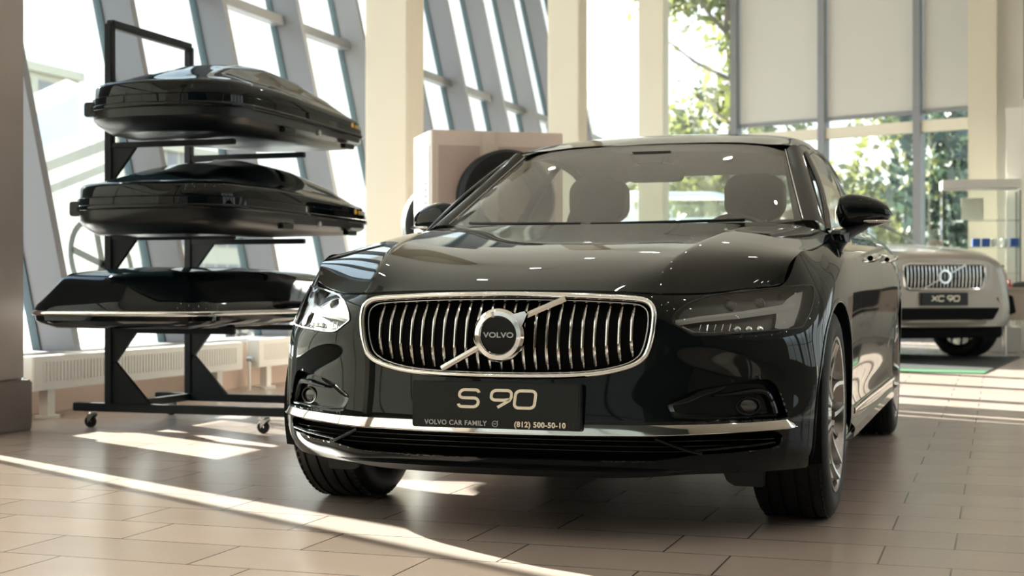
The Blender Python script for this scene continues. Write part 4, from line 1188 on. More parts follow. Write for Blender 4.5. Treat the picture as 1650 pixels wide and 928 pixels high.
def roof_box(label, loc, w0, w1, L, hb, ht, hf, style):
    """loc: middle of the near end at the parting line; w0/w1 half widths near/far; L length; hb base depth; ht lid height; hf lid height at the far end"""
    t = thing('roof_box', label, 'roof box', loc, 0, 'roof boxes on the rack')
    flat = style == 'flat'
    def fil(P, k=8):            # outline with rounded corners: (x, y, radius)
        o = []; n = len(P)
        for i in range(n):
            p = np.array(P[i][:2]); r = P[i][2]; a = np.array(P[i-1][:2])-p; c = np.array(P[(i+1) % n][:2])-p
            a = a/np.linalg.norm(a); c = c/np.linalg.norm(c)
            for j in range(k+1):
                u = j/k; o.append(p+a*r*(1-u)**2+c*r*u**2)
        return o
    bul = .05
    out = fil([(-w0*.97, .02, .30 if not flat else .18), (0, -bul, .12), (w0*.97, .02, .24 if not flat else .18), (w0, L*.35, .30), (w1, L*.97, .16), (0, L+.03, .16), (-w1, L*.97, .16), (-w0, L*.35, .30)])
    out = resample(np.array(out), .028); n = len(out)
    nrm = np.roll(out, -1, 0)-np.roll(out, 1, 0); nrm = np.stack([nrm[:, 1], -nrm[:, 0]], 1); nrm /= np.linalg.norm(nrm, axis=1, keepdims=True)
    if (nrm*(out-out.mean(0))).sum() < 0: nrm = -nrm
    spine = np.stack([np.zeros(n), np.clip(out[:, 1], L*.18, L*.80)], 1)
    def crown(y):
        if flat: return np.interp(np.clip(y/L, 0, 1), [0, .2, .5, .8, 1], [.90*ht, .97*ht, ht, .93*ht, hf+.04])
        q = np.clip(y/L, 0, 1); return np.interp(q, [0, .10, .25, .42, .60, .80, 1.0], [.36*ht, .58*ht, .85*ht, ht, .97*ht, .80*ht, hf])
    def wall(y): q = np.clip(y/L, 0, 1); return np.interp(q, [0, .3, 1], [.34*ht, .36*ht, .55*hf])
    def ring(inset, z): return [(p[0]-q[0]*inset, p[1]-q[1]*inset, zz) for p, q, zz in zip(out, nrm, z)]
    one = np.ones(n); hw = wall(out[:, 1])
    if flat: R_ = [ring(0, .012*one), ring(.012, .040*one), ring(.030, .058*one), ring(.105, .62*crown(out[:, 1])), ring(.140, .80*crown(out[:, 1])), ring(.18, .89*crown(out[:, 1]))]
    else: R_ = [ring(0, .012*one), ring(.002, .012+.34*hw), ring(.014, .012+.40*hw), ring(.017, .012+.86*hw), ring(.028, .012+1.0*hw), ring(.055, .012+1.10*hw)]
    p0 = np.array(R_[-1])
    for t_ in np.linspace(0.10, 1, 11):
        xy = p0[:, :2]*(1-t_)+spine*t_; zc = crown(xy[:, 1]); zz = p0[:, 2]+(zc-p0[:, 2])*(1-(1-t_)**2.3)
        d_ = np.abs(xy[:, 0])/w0; zz = zz+(.012*np.exp(-((d_-.50)/.10)**2)*np.sin(PI*np.clip(xy[:, 1]/L, 0, 1)) if not flat else 0)
        R_.append([(x_, y_, z_) for (x_, y_), z_ in zip(xy, zz)])
    def loft(R, name, m, fl=False):
        V = np.array(R).reshape(-1, 3); F = []
        for r in range(len(R)-1):
            for i in range(n):
                q = (r*n+i, r*n+(i+1) % n, (r+1)*n+(i+1) % n, (r+1)*n+i); F.append(q[::-1] if fl else q)
        return obj(name, V, F, m, t, auto=38)
    loft(R_, 'lid', M['box_black'])
    tp = 1-.5*np.clip((out[:, 1]/L-.35)/.65, 0, 1)
    B_ = [ring(.006, -.012*one), ring(.008, -.012-.40*hb*tp), ring(.03, -.012-.62*hb*tp), ring(.10, -.012-hb*tp)]
    p0 = np.array(B_[-1])
    for t_ in (.3, .6, 1): B_.append([(x_, y_, -.012-hb*k_) for (x_, y_), k_ in zip(p0[:, :2]*(1-t_)+spine*t_, tp)])
    loft(B_, 'base', M['box_black'] if flat else M['box_grey'], True)
    f = MB(); f.tube([(x_, y_, 0) for x_, y_ in out], 1, closed=True, prof=[(.013*a_, .009*b_) for a_, b_ in rrect(2, 2, .8, 3)], up=Vector((0, 0, 1)))
    f.build('edge_trim', M['satin_chrome'] if flat else M['box_black'], t)
    if style != 'flat':
        # end latch blocks and side fittings
        er = out[(out[:, 0] > .5*w1)]; er = er[np.argsort(er[:, 1])]; edge_x = (er[:, 1], er[:, 0])
        for s in (-1,):
            f = MB(); f.prism(rrect(.10, .075, .015), -.035, .05, 'y', Matrix.Translation((s*w0*.80, .105, .0))); f.build('corner_latch', M['box_black'], t, bevel=.006)
        for y in (.34, .80):
            f = MB(); x_ = float(np.interp(L*y, *edge_x)); f.prism(rrect(.13, .028, .008), x_-.03, x_+.004, 'x', Matrix.Translation((0, L*y, -.075))); f.build('clamp_cover', M['plastic'], t, bevel=.004)
        y = .55; x_ = float(np.interp(L*y, *edge_x))
        f = MB(); f.lathe([(0, .004), (.014, .004), (.016, 0), (.016, -.02)], 20, Matrix.Translation((x_+.002, L*y, -.045)) @ Matrix.Rotation(PI/2, 4, 'Y')); f.build('lock', M['castor'], t)
        y = .86; x_ = float(np.interp(L*y, *edge_x))
        f = MB(); f.lathe([(0, .002), (.019, .002), (.021, 0)], 6, Matrix.Translation((float(np.interp(L*.845, *edge_x))-.012, L*.845, .055)) @ Matrix.Rotation(PI/2, 4, 'Y')); f.build('logo_mark', M['orange'], t, smooth=False)
        for k in range(5):
            yy = L*(.875+.020*k); f = MB(); x__ = float(np.interp(yy, *edge_x))
            f.prism(rrect(.020, .024, .004), x__-.022, x__-.009, 'x', Matrix.Translation((0, yy, .053))); f.build('logo_letter', M['orange'] if k < 1 else M['grey_print'], t, smooth=False)
    return t
roof_box('glossy black roof box on the top arms of the rack', (-2.60, 1.43, 1.672), .46, .36, 1.95, .110, .315, .15, 'tall')
roof_box('glossy black roof box on the middle arms of the rack', (-2.63, 1.37, 1.162), .48, .37, 2.12, .12, .305, .13, 'tall')
roof_box('low black roof box with a chrome edge line on the lowest arms of the rack', (-2.78, 1.35, .632), .53, .44, 2.25, .065, .245, .15, 'flat')

# ------------------------------------------------------------------ radiators
def radiator(label, x, y0, y1, z0, z1):
    t = thing('radiator', label, 'radiator', (x, (y0+y1)/2, 0), 0, 'radiators under the slanted windows')
    L = (y1-y0)/2
    b = MB(); b.box((-.05, -L, z0), (.05, L, z1)); b.build('casing', M['radiator'], t, bevel=.006)
    b = MB(); n = int(2*L/.036)
    for i in range(n):
        y = -L+.10+(2*L-.2)*i/(n-1); b.box((.049, y-.010, z0+.05), (.056, y+.010, z1-.035))
    b.build('fins', M['radiator'], t, smooth=False)
    for y in (-L+.20, L-.30):
        b = MB(); b.box((-.03, y-.035, .012), (.03, y+.035, z0)); b.lathe([(0, .014), (.075, .014), (.075, 0), (0, 0)], 20, Matrix.Translation((0, y, 0))); b.build('leg', M['radiator'], t)
    b = MB(); b.tube([(.0, -L-.0, z0+.06), (.0, -L-.05, z0+.06), (.0, -L-.055, z0+.0), (.0, -L-.055, 0)], .011, 8); b.build('pipe', M['radiator'], t)
    b = MB(); b.lathe([(0, .03), (.018, .028), (.020, -.02), (0, -.02)], 16, Matrix.Translation((.0, -L-.045, z0+.065)) @ Matrix.Rotation(PI/2, 4, 'Y')); b.build('valve', M['castor'], t)
    return t
radiator('long cream radiator on feet behind the roof box rack', -3.86, 2.16, 4.62, .165, .365)
radiator('cream radiator partly hidden behind the car headlight', -3.86, 4.86, 7.3, .165, .375)

# ------------------------------------------------------------------ tyre display stand
SA = math.radians(34)
st = thing('tyre_display_stand', 'beige display stand with tyres on its sides in front of the cream column', 'display stand', (-2.25, 4.42, 0), SA)
b = MB(); b.box((0, 0, 0), (.94, .60, 1.845)); b.build('body', M['stand_wall'], st, bevel=.006)
for x0, x1 in ((.045, .34), (.47, .88)):
    b = MB(); b.prism([(x0, .1), (x1, .1), (x1, 1.74), (x0, 1.74)], -.004, .012, 'y'); b.build('side_panel', M['stand_face'], st, bevel=.003)
b = MB(); b.box((.36, -.012, .05), (.45, .01, 1.835)); b.build('center_post', M['stand_wall'], st, bevel=.004)
b = MB(); b.prism([(.06, .3), (.54, .3), (.54, 1.74), (.06, 1.74)], -.006, .004, 'x'); b.build('notice_panel', M['white_gloss'], st, bevel=.002)
b = MB()
for i in range(12): b.box((-.0075, .14, 1.66-.045*i), (-.0055, .46-.04*(i % 3), 1.672-.045*i))
b.build('notice_lines', M['grey_print'], st, smooth=False)
def loose_tyre(label, loc, rz):
    t = MB(); h = .10; R = .335; rr = .205
    pr = [(rr, -h+.01), (rr+.03, -h), (rr+.06, -h-.004), (R-.02, -h+.006), (R, -h+.03), (R, -.03), (R-.007, -.026), (R-.007, -.018), (R, -.014), (R, .014), (R-.007, .018), (R-.007, .026), (R, .03), (R, h-.03), (R-.02, h-.006), (rr+.06, h+.004), (rr+.03, h), (rr, h-.01), (rr-.004, h-.04), (rr-.004, -h+.04)]
    t.lathe(pr, 64, closed=True)
    o = t.build('tyre', M['rubber']); o.rotation_euler = (PI/2, 0, rz); o.location = loc
    return tag(o, label, 'tyre', 'tyres on the display stand')
u_ = Vector((math.cos(SA), math.sin(SA), 0)); n_ = Vector((math.sin(SA), -math.cos(SA), 0)); o_ = Vector((-2.25, 4.42, 0))
loose_tyre('black tyre mounted on the front face of the beige display stand', o_+u_*.49+n_*.1175+Vector((0, 0, 1.37)), SA)
loose_tyre('black tyre seen edge-on at the back of the display stand', o_+u_*.28-n_*(.60+.125)+Vector((0, 0, 1.22)), SA)

# ------------------------------------------------------------------ faint car print on the first window pane
film = bpy.data.materials.new('print_film'); film.use_nodes = True
def film_mat(name, c, f):
    m = bpy.data.materials.new(name); m.use_nodes = True; N, L = m.node_tree.nodes, m.node_tree.links
    t = N.new('ShaderNodeBsdfTransparent'); d = N.new('ShaderNodeBsdfTranslucent'); d.inputs['Color'].default_value = (*c, 1); N.remove(N['Principled BSDF'])
    x = N.new('ShaderNodeMixShader'); x.inputs['Fac'].default_value = f; L.new(t.outputs['BSDF'], x.inputs[1]); L.new(d.outputs['BSDF'], x.inputs[2]); L.new(x.outputs['Shader'], N['Material Output'].inputs['Surface']); return m
bpy.data.materials.remove(film)
FG, FB, FD = film_mat('film_pale', (.16, .165, .155), .5), film_mat('film_blue', (.12, .16, .20), .8), film_mat('film_grey', (.06, .065, .063), .75)
dec = thing('window_print', 'faded car picture printed on the window pane left of the rack', 'window print', (0, 0, 0))
def fp(y, z): return (fx(z)+.012, y, z)
def film_poly(name, P, m, e=0.0):
    return obj(name, [tuple(np.array(fp(y, z))+np.array([e, 0, 0])) for y, z in P], [tuple(range(len(P)))], m, dec, smooth=False)
film_poly('car_outline', [(2.86, .60), (2.86, 1.92), (3.55, 2.18), (4.02, 2.12), (4.04, .60)], FG)
film_poly('window_band', [(2.90, 1.60), (2.90, 1.80), (3.70, 2.10), (3.84, 1.92)], FB, .002)
film_poly('roof_line', [(2.88, 1.44), (2.88, 1.50), (3.90, 1.80), (3.93, 1.74)], FD, .003)
film_poly('roof_line', [(2.88, 1.30), (2.88, 1.35), (3.95, 1.66), (3.97, 1.61)], FD, .003)
b = MB(); ring = []
for k in range(40):
    a = 2*PI*k/40; ring.append((3.55+.34*math.cos(a), .92+.30*math.sin(a)))
b.tube([tuple(np.array(fp(y, z))+np.array([.004, 0, 0])) for y, z in ring], .018, 6, closed=True)
for k in range(5):
    a = 2*PI*k/5+.3; b.tube([tuple(np.array(fp(3.55, .92))+np.array([.004, 0, 0])), tuple(np.array(fp(3.55+.32*math.cos(a), .92+.28*math.sin(a)))+np.array([.004, 0, 0]))], .022, 6)
b.build('wheel_print', FD, dec)
# ------------------------------------------------------------------ silver SUV behind (front towards us), lofted from sections
def simple_car(root, m, S, tyre_R=.37, tw=.26, wb=2.98, track=.83, nose=.85, glass=True, fine=1):
    """S: list of sections (y from the nose backwards): half width points (x, z) from centre top to sill"""
    F_ = np.array([[(-x, y, z) for x, z in P[:0:-1]]+[(x, y, z) for x, z in P] for y, P in S])
    g, uu, vv, tu, tv = surf(F_, 6, 6)
    return g
def suv(label, paint):
    t = thing('suv', label, 'car')
    S = [
     (-.86, [(0, 1.06), (.30, 1.055), (.52, 1.03), (.62, .95), (.68, .78), (.70, .60), (.68, .44), (.62, .36)]),
     (-.80, [(0, 1.10), (.32, 1.095), (.58, 1.07), (.74, .97), (.80, .78), (.83, .60), (.82, .44), (.76, .36)]),
     (-.62, [(0, 1.15), (.36, 1.145), (.64, 1.12), (.84, .99), (.90, .80), (.925, .60), (.92, .44), (.86, .36)]),
     (-.30, [(0, 1.19), (.38, 1.185), (.68, 1.165), (.89, 1.03), (.95, .84), (.965, .62), (.96, .46), (.92, .36)]),
     (.30, [(0, 1.235), (.40, 1.23), (.71, 1.21), (.91, 1.08), (.965, .86), (.975, .64), (.965, .46), (.93, .36)]),
     (.75, [(0, 1.265), (.42, 1.26), (.74, 1.235), (.92, 1.10), (.965, .88), (.97, .64), (.96, .46), (.93, .34)]),
     (1.0, [(0, 1.28), (.42, 1.275), (.75, 1.25), (.92, 1.11), (.965, .89), (.97, .64), (.96, .46), (.93, .34)]),
     (2.4, [(0, 1.29), (.42, 1.285), (.76, 1.26), (.92, 1.13), (.965, .90), (.97, .64), (.96, .46), (.93, .34)]),
     (3.7, [(0, 1.29), (.42, 1.285), (.75, 1.26), (.90, 1.13), (.945, .90), (.95, .64), (.94, .46), (.90, .36)]),
     (4.05, [(0, 1.25), (.40, 1.245), (.68, 1.22), (.80, 1.10), (.84, .88), (.84, .64), (.82, .46), (.78, .40)]),
    ]
    g = simple_car(t, None, S)
    A = [((0.0, .38), .42), ((2.98, .38), .42)]
    idx = np.arange(g.shape[0]*g.shape[1]).reshape(g.shape[:2])
    Fq = np.stack([idx[:-1, :-1], idx[:-1, 1:], idx[1:, 1:], idx[1:, :-1]], -1).reshape(-1, 4)
    V = g.reshape(-1, 3).copy()
    for c, r in A:
        q, d = near_poly(circle(c, r), V[:, [1, 2]]); k = (d < .035) & (np.abs(V[:, 0]) > .6); V[k, 1] = q[k, 0]; V[k, 2] = q[k, 1]
    C = V[Fq].mean(axis=1); ok = np.ones(len(Fq), bool)
    for c, r in A: ok &= ~((np.hypot(C[:, 1]-c[0], C[:, 2]-c[1]) < r) & (np.abs(C[:, 0]) > .55))
    V, Fq = compact(V, Fq[ok])
    body = obj('body', V, Fq, paint, t)
    f = MB(); f.add(list(map(tuple, g[0])), [tuple(range(g.shape[1]))]); f.build('front_panel', paint, t)
    # greenhouse
    GH = [
     (.78, [(0, 1.27), (.40, 1.265), (.70, 1.245), (.80, 1.22)]),
     (1.20, [(0, 1.50), (.38, 1.49), (.62, 1.46), (.76, 1.26)]),
     (1.62, [(0, 1.70), (.36, 1.69), (.56, 1.65), (.76, 1.26)]),
     (2.6, [(0, 1.76), (.36, 1.75), (.56, 1.70), (.77, 1.27)]),
     (3.6, [(0, 1.72), (.36, 1.71), (.56, 1.66), (.76, 1.28)]),
     (4.0, [(0, 1.30), (.36, 1.29), (.56, 1.28), (.72, 1.26)]),
    ]
    gg = simple_car(t, None, GH)
    n1 = 6*6; k1 = 2*6
    f = MB(); f.grid(gg[:k1+1, 5:-5]); f.build('windshield', M['car_glass'], t)
    f = MB(); f.grid(gg[k1:, 5:-5]); f.grid(gg[:k1+1, 3:6]); f.grid(gg[:k1+1, -6:-3]); f.build('roof', paint, t)
    f = MB(); f.grid(gg[:, :5]); f.build('side_window', M['car_glass'], t)
    f = MB(); f.grid(gg[:, -5:]); f.build('side_window', M['car_glass'], t)
    f = MB(); f.box((-.7, .9, .5), (.7, 3.7, 1.24)); f.build('cabin', M['void'], t, bevel=.1)
    # front: grille, plate, intake, lamps
    gr_ = bpy.data.objects.new('grille', None); COL.objects.link(gr_); gr_.parent = t
    yq = -.872
    P = [(-.47, .985), (-.40, 1.005), (.40, 1.005), (.47, .985), (.475, .90), (.45, .77), (.40, .745), (-.40, .745), (-.45, .77), (-.475, .90)]
    f = MB(); f.prism(P, yq, yq+.06, 'y'); f.build('grille_mesh', M['void'], gr_)
    f = MB(); f.tube([(x, yq, z) for x, z in P], .013, 8, closed=True); f.build('chrome_frame', M['chrome'], gr_)
    for i in range(21):
        x = (i-10)*.0425; f = MB(); zz = (.762, .985)
        f.tube([(x, yq-.002-.014*math.sin(PI*k/6), zz[0]+(zz[1]-zz[0])*k/6) for k in range(7)], .0056, 6); f.build('slat', M['satin_chrome'], gr_)
    Q = Matrix.Translation((0, yq-.015, .875)) @ Matrix.Rotation(PI/2, 4, 'X')
    f = MB(); f.lathe([(.052, -.01), (.054, .01), (.072, .01), (.076, -.01)], 32, Q); f.build('badge_ring', M['chrome'], gr_)
    f = MB(); f.lathe([(0, .004), (.053, .004)], 32, Q); f.build('badge_disc', M['gloss_plastic'], gr_)
    for p in (((-.24, .755), (-.06, .845)), ((.06, .905), (.24, .995))):
        f = MB(); f.tube([(p[0][0], yq-.014, p[0][1]), (p[1][0], yq-.014, p[1][1])], .011, 6); f.build('diagonal_bar', M['satin_chrome'], gr_)
    pl_ = bpy.data.objects.new('number_plate', None); COL.objects.link(pl_); pl_.parent = t
    f = MB(); f.prism([(x, z+.645) for x, z in rrect(.54, .135, .01)], -.895, -.86, 'y'); f.build('plate_face', M['plate'], pl_, bevel=.003)
    pth, xe = word('XC 90', -.155, .625, .062, .052, .014, .12)
    if paint is M['silver_paint']: strokes(pth, .0105, .0012, lambda x, z, o: (x, -.8955-o, z)).build('model_lettering', M['white_print'], pl_, smooth=False)
    f = MB(); f.prism([(-.66, .555), (.66, .555), (.58, .43), (-.58, .43)], -.882, -.70, 'y'); f.build('lower_intake', M['void'], t, bevel=.01)
    f = MB(); f.grid(np.array([[(x, -.885+.30*abs(x)**3, .43), (x, -.905+.30*abs(x)**3, .41), (x, -.89+.30*abs(x)**3, .375), (x, -.80+.3*abs(x)**3, .35)] for x in np.linspace(-.74, .74, 25)])); f.build('skid_plate', paint, t, auto=20)
    f = MB(); f.box((-.75, -.80, .24), (.75, 3.6, .40)); f.box((-.55, -.4, .3), (.55, .5, .9)); f.build('underbody', M['void'], t, bevel=.02)
    for s in (1, -1):
        f = MB(); f.grid(np.array([[(s*x, -.872+.42*(max(0, x-.50))**1.2*1.6, z) for z in (.86, .92, 1.0)] for x in np.linspace(.53, .83, 12)])); f.build('headlight', M['lamp_housing'], t)
        f = MB(); f.prism([(s*.72, .70), (s*.86, .68), (s*.90, .50), (s*.76, .46)], -.815, -.55, 'y'); f.build('side_intake', M['void'], t, bevel=.01)
        f = MB(); f.tube([(s*.70, -.80, .57), (s*.86, -.70, .56)], .012, 6); f.tube([(s*.64, -.86, .66), (s*.74, -.82, .50), (s*.72, -.83, .42)], .016, 6); f.build('intake_blade', paint, t)
        f = MB(); f.grid(np.array([[(s*.60, c+.42*math.cos(a), .38+.42*math.sin(a)), (s*.93, c+.42*math.cos(a), .38+.42*math.sin(a))] for c in (0,) for a in np.linspace(-.3, PI+.3, 20)])); f.build('wheel_well', M['void'], t)
        f = MB(); f.ball((s*1.02, .95, 1.25), (.11, .07, .075), 14, 8); f.tube([(s*.86, .95, 1.17), (s*.98, .95, 1.22)], .02, 6); f.build('side_mirror', paint, t)
    w0 = wheel_parts('wheel', .38, .27, .27, 5); w0.parent = t
    for i, (x, y) in enumerate(((.80, 0), (-.80, 0), (.80, 2.98), (-.80, 2.98))):
        w = w0 if i == 0 else copy_tree(w0, t)
        w.location = (x, y, .38); w.rotation_euler = (.3*i, 0, (PI if x < 0 else 0)+(.35 if y == 0 else 0))
    return t
PHI = math.radians(34)
fwd = Vector((math.sin(PHI), -math.cos(PHI), 0))
xc = suv('beige silver SUV parked indoors to the right behind the black sedan', M['silver_paint'])
nose = Vector((.90, 10.75, 0)); xc.location = nose-fwd*.87; xc.rotation_euler = (0, 0, PHI)

# mat under it
mt = thing('floor_mat', 'black floor mat with a green turf edge under the beige SUV', 'mat', (0, 0, 0))
b = MB(); b.prism([(-1.6, 9.35), (1.35, 9.05), (1.66, 12.0), (-1.3, 12.5)], .0, .012, 'z'); b.build('mat_sheet', M['mat_black'], mt, smooth=False)
b = MB(); b.prism([(-1.6, 8.95), (1.31, 8.62), (1.35, 9.05), (-1.6, 9.35)], .0, .010, 'z'); b.build('turf_edge', M['mat_green'], mt, smooth=False)

# ------------------------------------------------------------------ glass display cabinet, table, chairs at the far right
cb = thing('display_cabinet', 'glass display cabinet with a white header behind the beige SUV', 'cabinet', (1.22, 13.55, 0), math.radians(6))
b = MB(); b.box((-.45, -.22, 1.94), (.45, .22, 2.05)); b.build('header', M['blind'], cb, bevel=.008)
b = MB(); b.box((-.45, -.22, 0), (.45, .22, .30)); b.build('plinth', M['white_gloss'], cb, bevel=.008)
for x in (-.44, .44):
    b = MB(); b.box((x-.004, -.21, .3), (x+.004, .21, 1.92)); b.build('side_pane', M['pane'], cb, smooth=False)
b = MB(); b.box((-.44, -.212, .3), (.44, -.206, 1.92)); b.build('front_pane', M['pane'], cb, smooth=False)
for z in (.62, .93, 1.24, 1.56):
    b = MB(); b.box((-.43, -.20, z), (.43, .20, z+.010)); b.build('glass_shelf', M['pane_hazy'], cb, smooth=False)
for x in (-.44, .44):
    for y in (-.21, .21):
        b = MB(); b.box((x-.009, y-.009, .3), (x+.009, y+.009, 1.92)); b.build('corner_post', M['metal_leg'], cb, smooth=False)
CM = cb.matrix_basis.copy(); CM = Matrix.Translation(cb.location) @ Matrix.Rotation(cb.rotation_euler.z, 4, 'Z')
def on_shelf(name, label, cat, mb, m, x, y, z, group, **k):
    o = mb.build(name, m, **k); o.matrix_world = CM @ Matrix.Translation((x, y, z)); return tag(o, label, cat, group)
for i, (x, c, nm) in enumerate(((-.05, 'blue', 'leftmost blue carton on the upper shelf of the cabinet'), (.06, 'blue', 'second blue carton from the left on the upper shelf of the cabinet'), (0.385, 'blue', 'blue carton at the right end of the upper cabinet shelf'))):
    b = MB(); b.box((-.045, -.06, 0), (.045, .06, .10)); on_shelf('carton', nm, 'box', b, M[c], x, -.08, 1.2505, 'cartons in the cabinet', bevel=.003)
for x, nm in ((.16, 'white cup beside the blue cartons in the cabinet'), (.27, 'white cup near the right end of the cabinet shelf')):
    b = MB(); b.lathe([(0, 0), (.03, 0), (.042, .095), (.039, .095), (.028, .008), (0, .008)], 24); b.tube([(.040, 0, .075), (.066, 0, .07), (.064, 0, .035), (.036, 0, .03)], .005, 6)
    on_shelf('cup', nm, 'cup', b, M['white_gloss'], x, -.08, 1.2505, 'cups in the cabinet')
b = MB(); b.box((-.13, -.012, 0), (.13, .012, .27), Matrix.Rotation(-.12, 4, 'X')); on_shelf('leaflet_board', 'cream board leaning on the top shelf of the cabinet', 'board', b, M['cream'], -.08, .05, 1.575, None, bevel=.004)
b = MB(); b.box((-.12, -.012, 0), (.12, .012, .24), Matrix.Rotation(-.12, 4, 'X')); on_shelf('leaflet_board', 'cream board leaning on the third shelf of the cabinet', 'board', b, M['cream'], -.06, .05, .945, None, bevel=.004)
b = MB(); b.lathe([(0, 0), (.045, 0), (.048, .03), (.040, .16), (.018, .19), (.016, .23), (0, .23)], 24); on_shelf('flask', 'red flask on the lower shelf of the display cabinet', 'flask', b, M['red'], .33, -.06, .6305, None)
b = MB(); b.ball((0, 0, .085), (.11, .09, .085), 20, 12); b.box((-.13, -.16, .03), (.10, -.07, .042)); on_shelf('cap', 'dark cap lying on the lower shelf of the cabinet', 'cap', b, M['trim_dark'], .10, -.03, .6305, None)
b = MB(); b.lathe([(0, 0), (.05, 0), (.062, .05), (.055, .12), (.02, .14), (0, .14)], 24); on_shelf('ornament', 'pale round ornament on the lowest shelf of the cabinet', 'ornament', b, M['white_gloss'], .30, -.05, .3005, None)

tb = thing('table', 'beige laminate table with chrome legs at the right edge beyond the SUV', 'table', (2.05, 12.75, 0))
b = MB(); b.box((-.62, -.40, .735), (.62, .40, .765)); b.build('tabletop', M['table_top'], tb, bevel=.005)
b = MB(); b.box((-.58, -.385, .40), (.58, -.365, .735)); b.build('modesty_panel', M['table_top'], tb, bevel=.004)
for x in (-.55, .55):
    for y in (-.34, .34):
        b = MB(); b.tube([(x, y, 0), (x, y, .735)], .02, 12); b.build('leg', M['metal_leg'], tb)
b = MB(); b.prism(rrect(.26, .20, .03), 0, .025, 'z'); b.add([(-.13, .0, .025), (.13, .0, .025), (.13, .08, .06), (-.13, .08, .06)], [(0, 1, 2, 3)])
b2 = MB(); g = []
for i in range(9):
    q = i/8; g.append([(-.20+.40*q, -.10, .002), (-.19+.38*q, -.05, .045+.02*math.sin(PI*q)), (-.18+.36*q, .05, .055+.02*math.sin(PI*q)), (-.17+.34*q, .12, .002)])
b2.grid(np.array(g)); b2.prism([(-.20, -.10), (.20, -.10), (.17, .12), (-.17, .12)], .0005, .004, 'z')
o = b2.build('bag', M['trim_dark']); o.location = (1.78, 12.62, .7655); tag(o, 'flat black bag lying on the beige table at the right edge', 'bag')
def chair(label, loc, rz):
    t = thing('chair', label, 'chair', loc, rz)
    b = MB(); b.prism(rrect(.46, .44, .06), .43, .48, 'z'); b.build('seat', M['trim_dark'], t, bevel=.012)
    b = MB(); b.prism([(x, z+.66) for x, z in rrect(.46, .32, .06)], .20, .24, 'y'); b.build('backrest', M['trim_dark'], t, bevel=.012)
    for x in (-.20, .20):
        b = MB(); b.tube([(x*1.1, -.24, 0), (x, -.19, .43)], .011, 8); b.build('leg', M['metal_leg'], t)
        b = MB(); b.tube([(x*1.1, .26, 0), (x, .19, .43), (x, .225, .80)], .011, 8); b.build('leg', M['metal_leg'], t)
chair('black chair with thin chrome legs in front of the beige table', (1.99, 12.0, 0), PI)

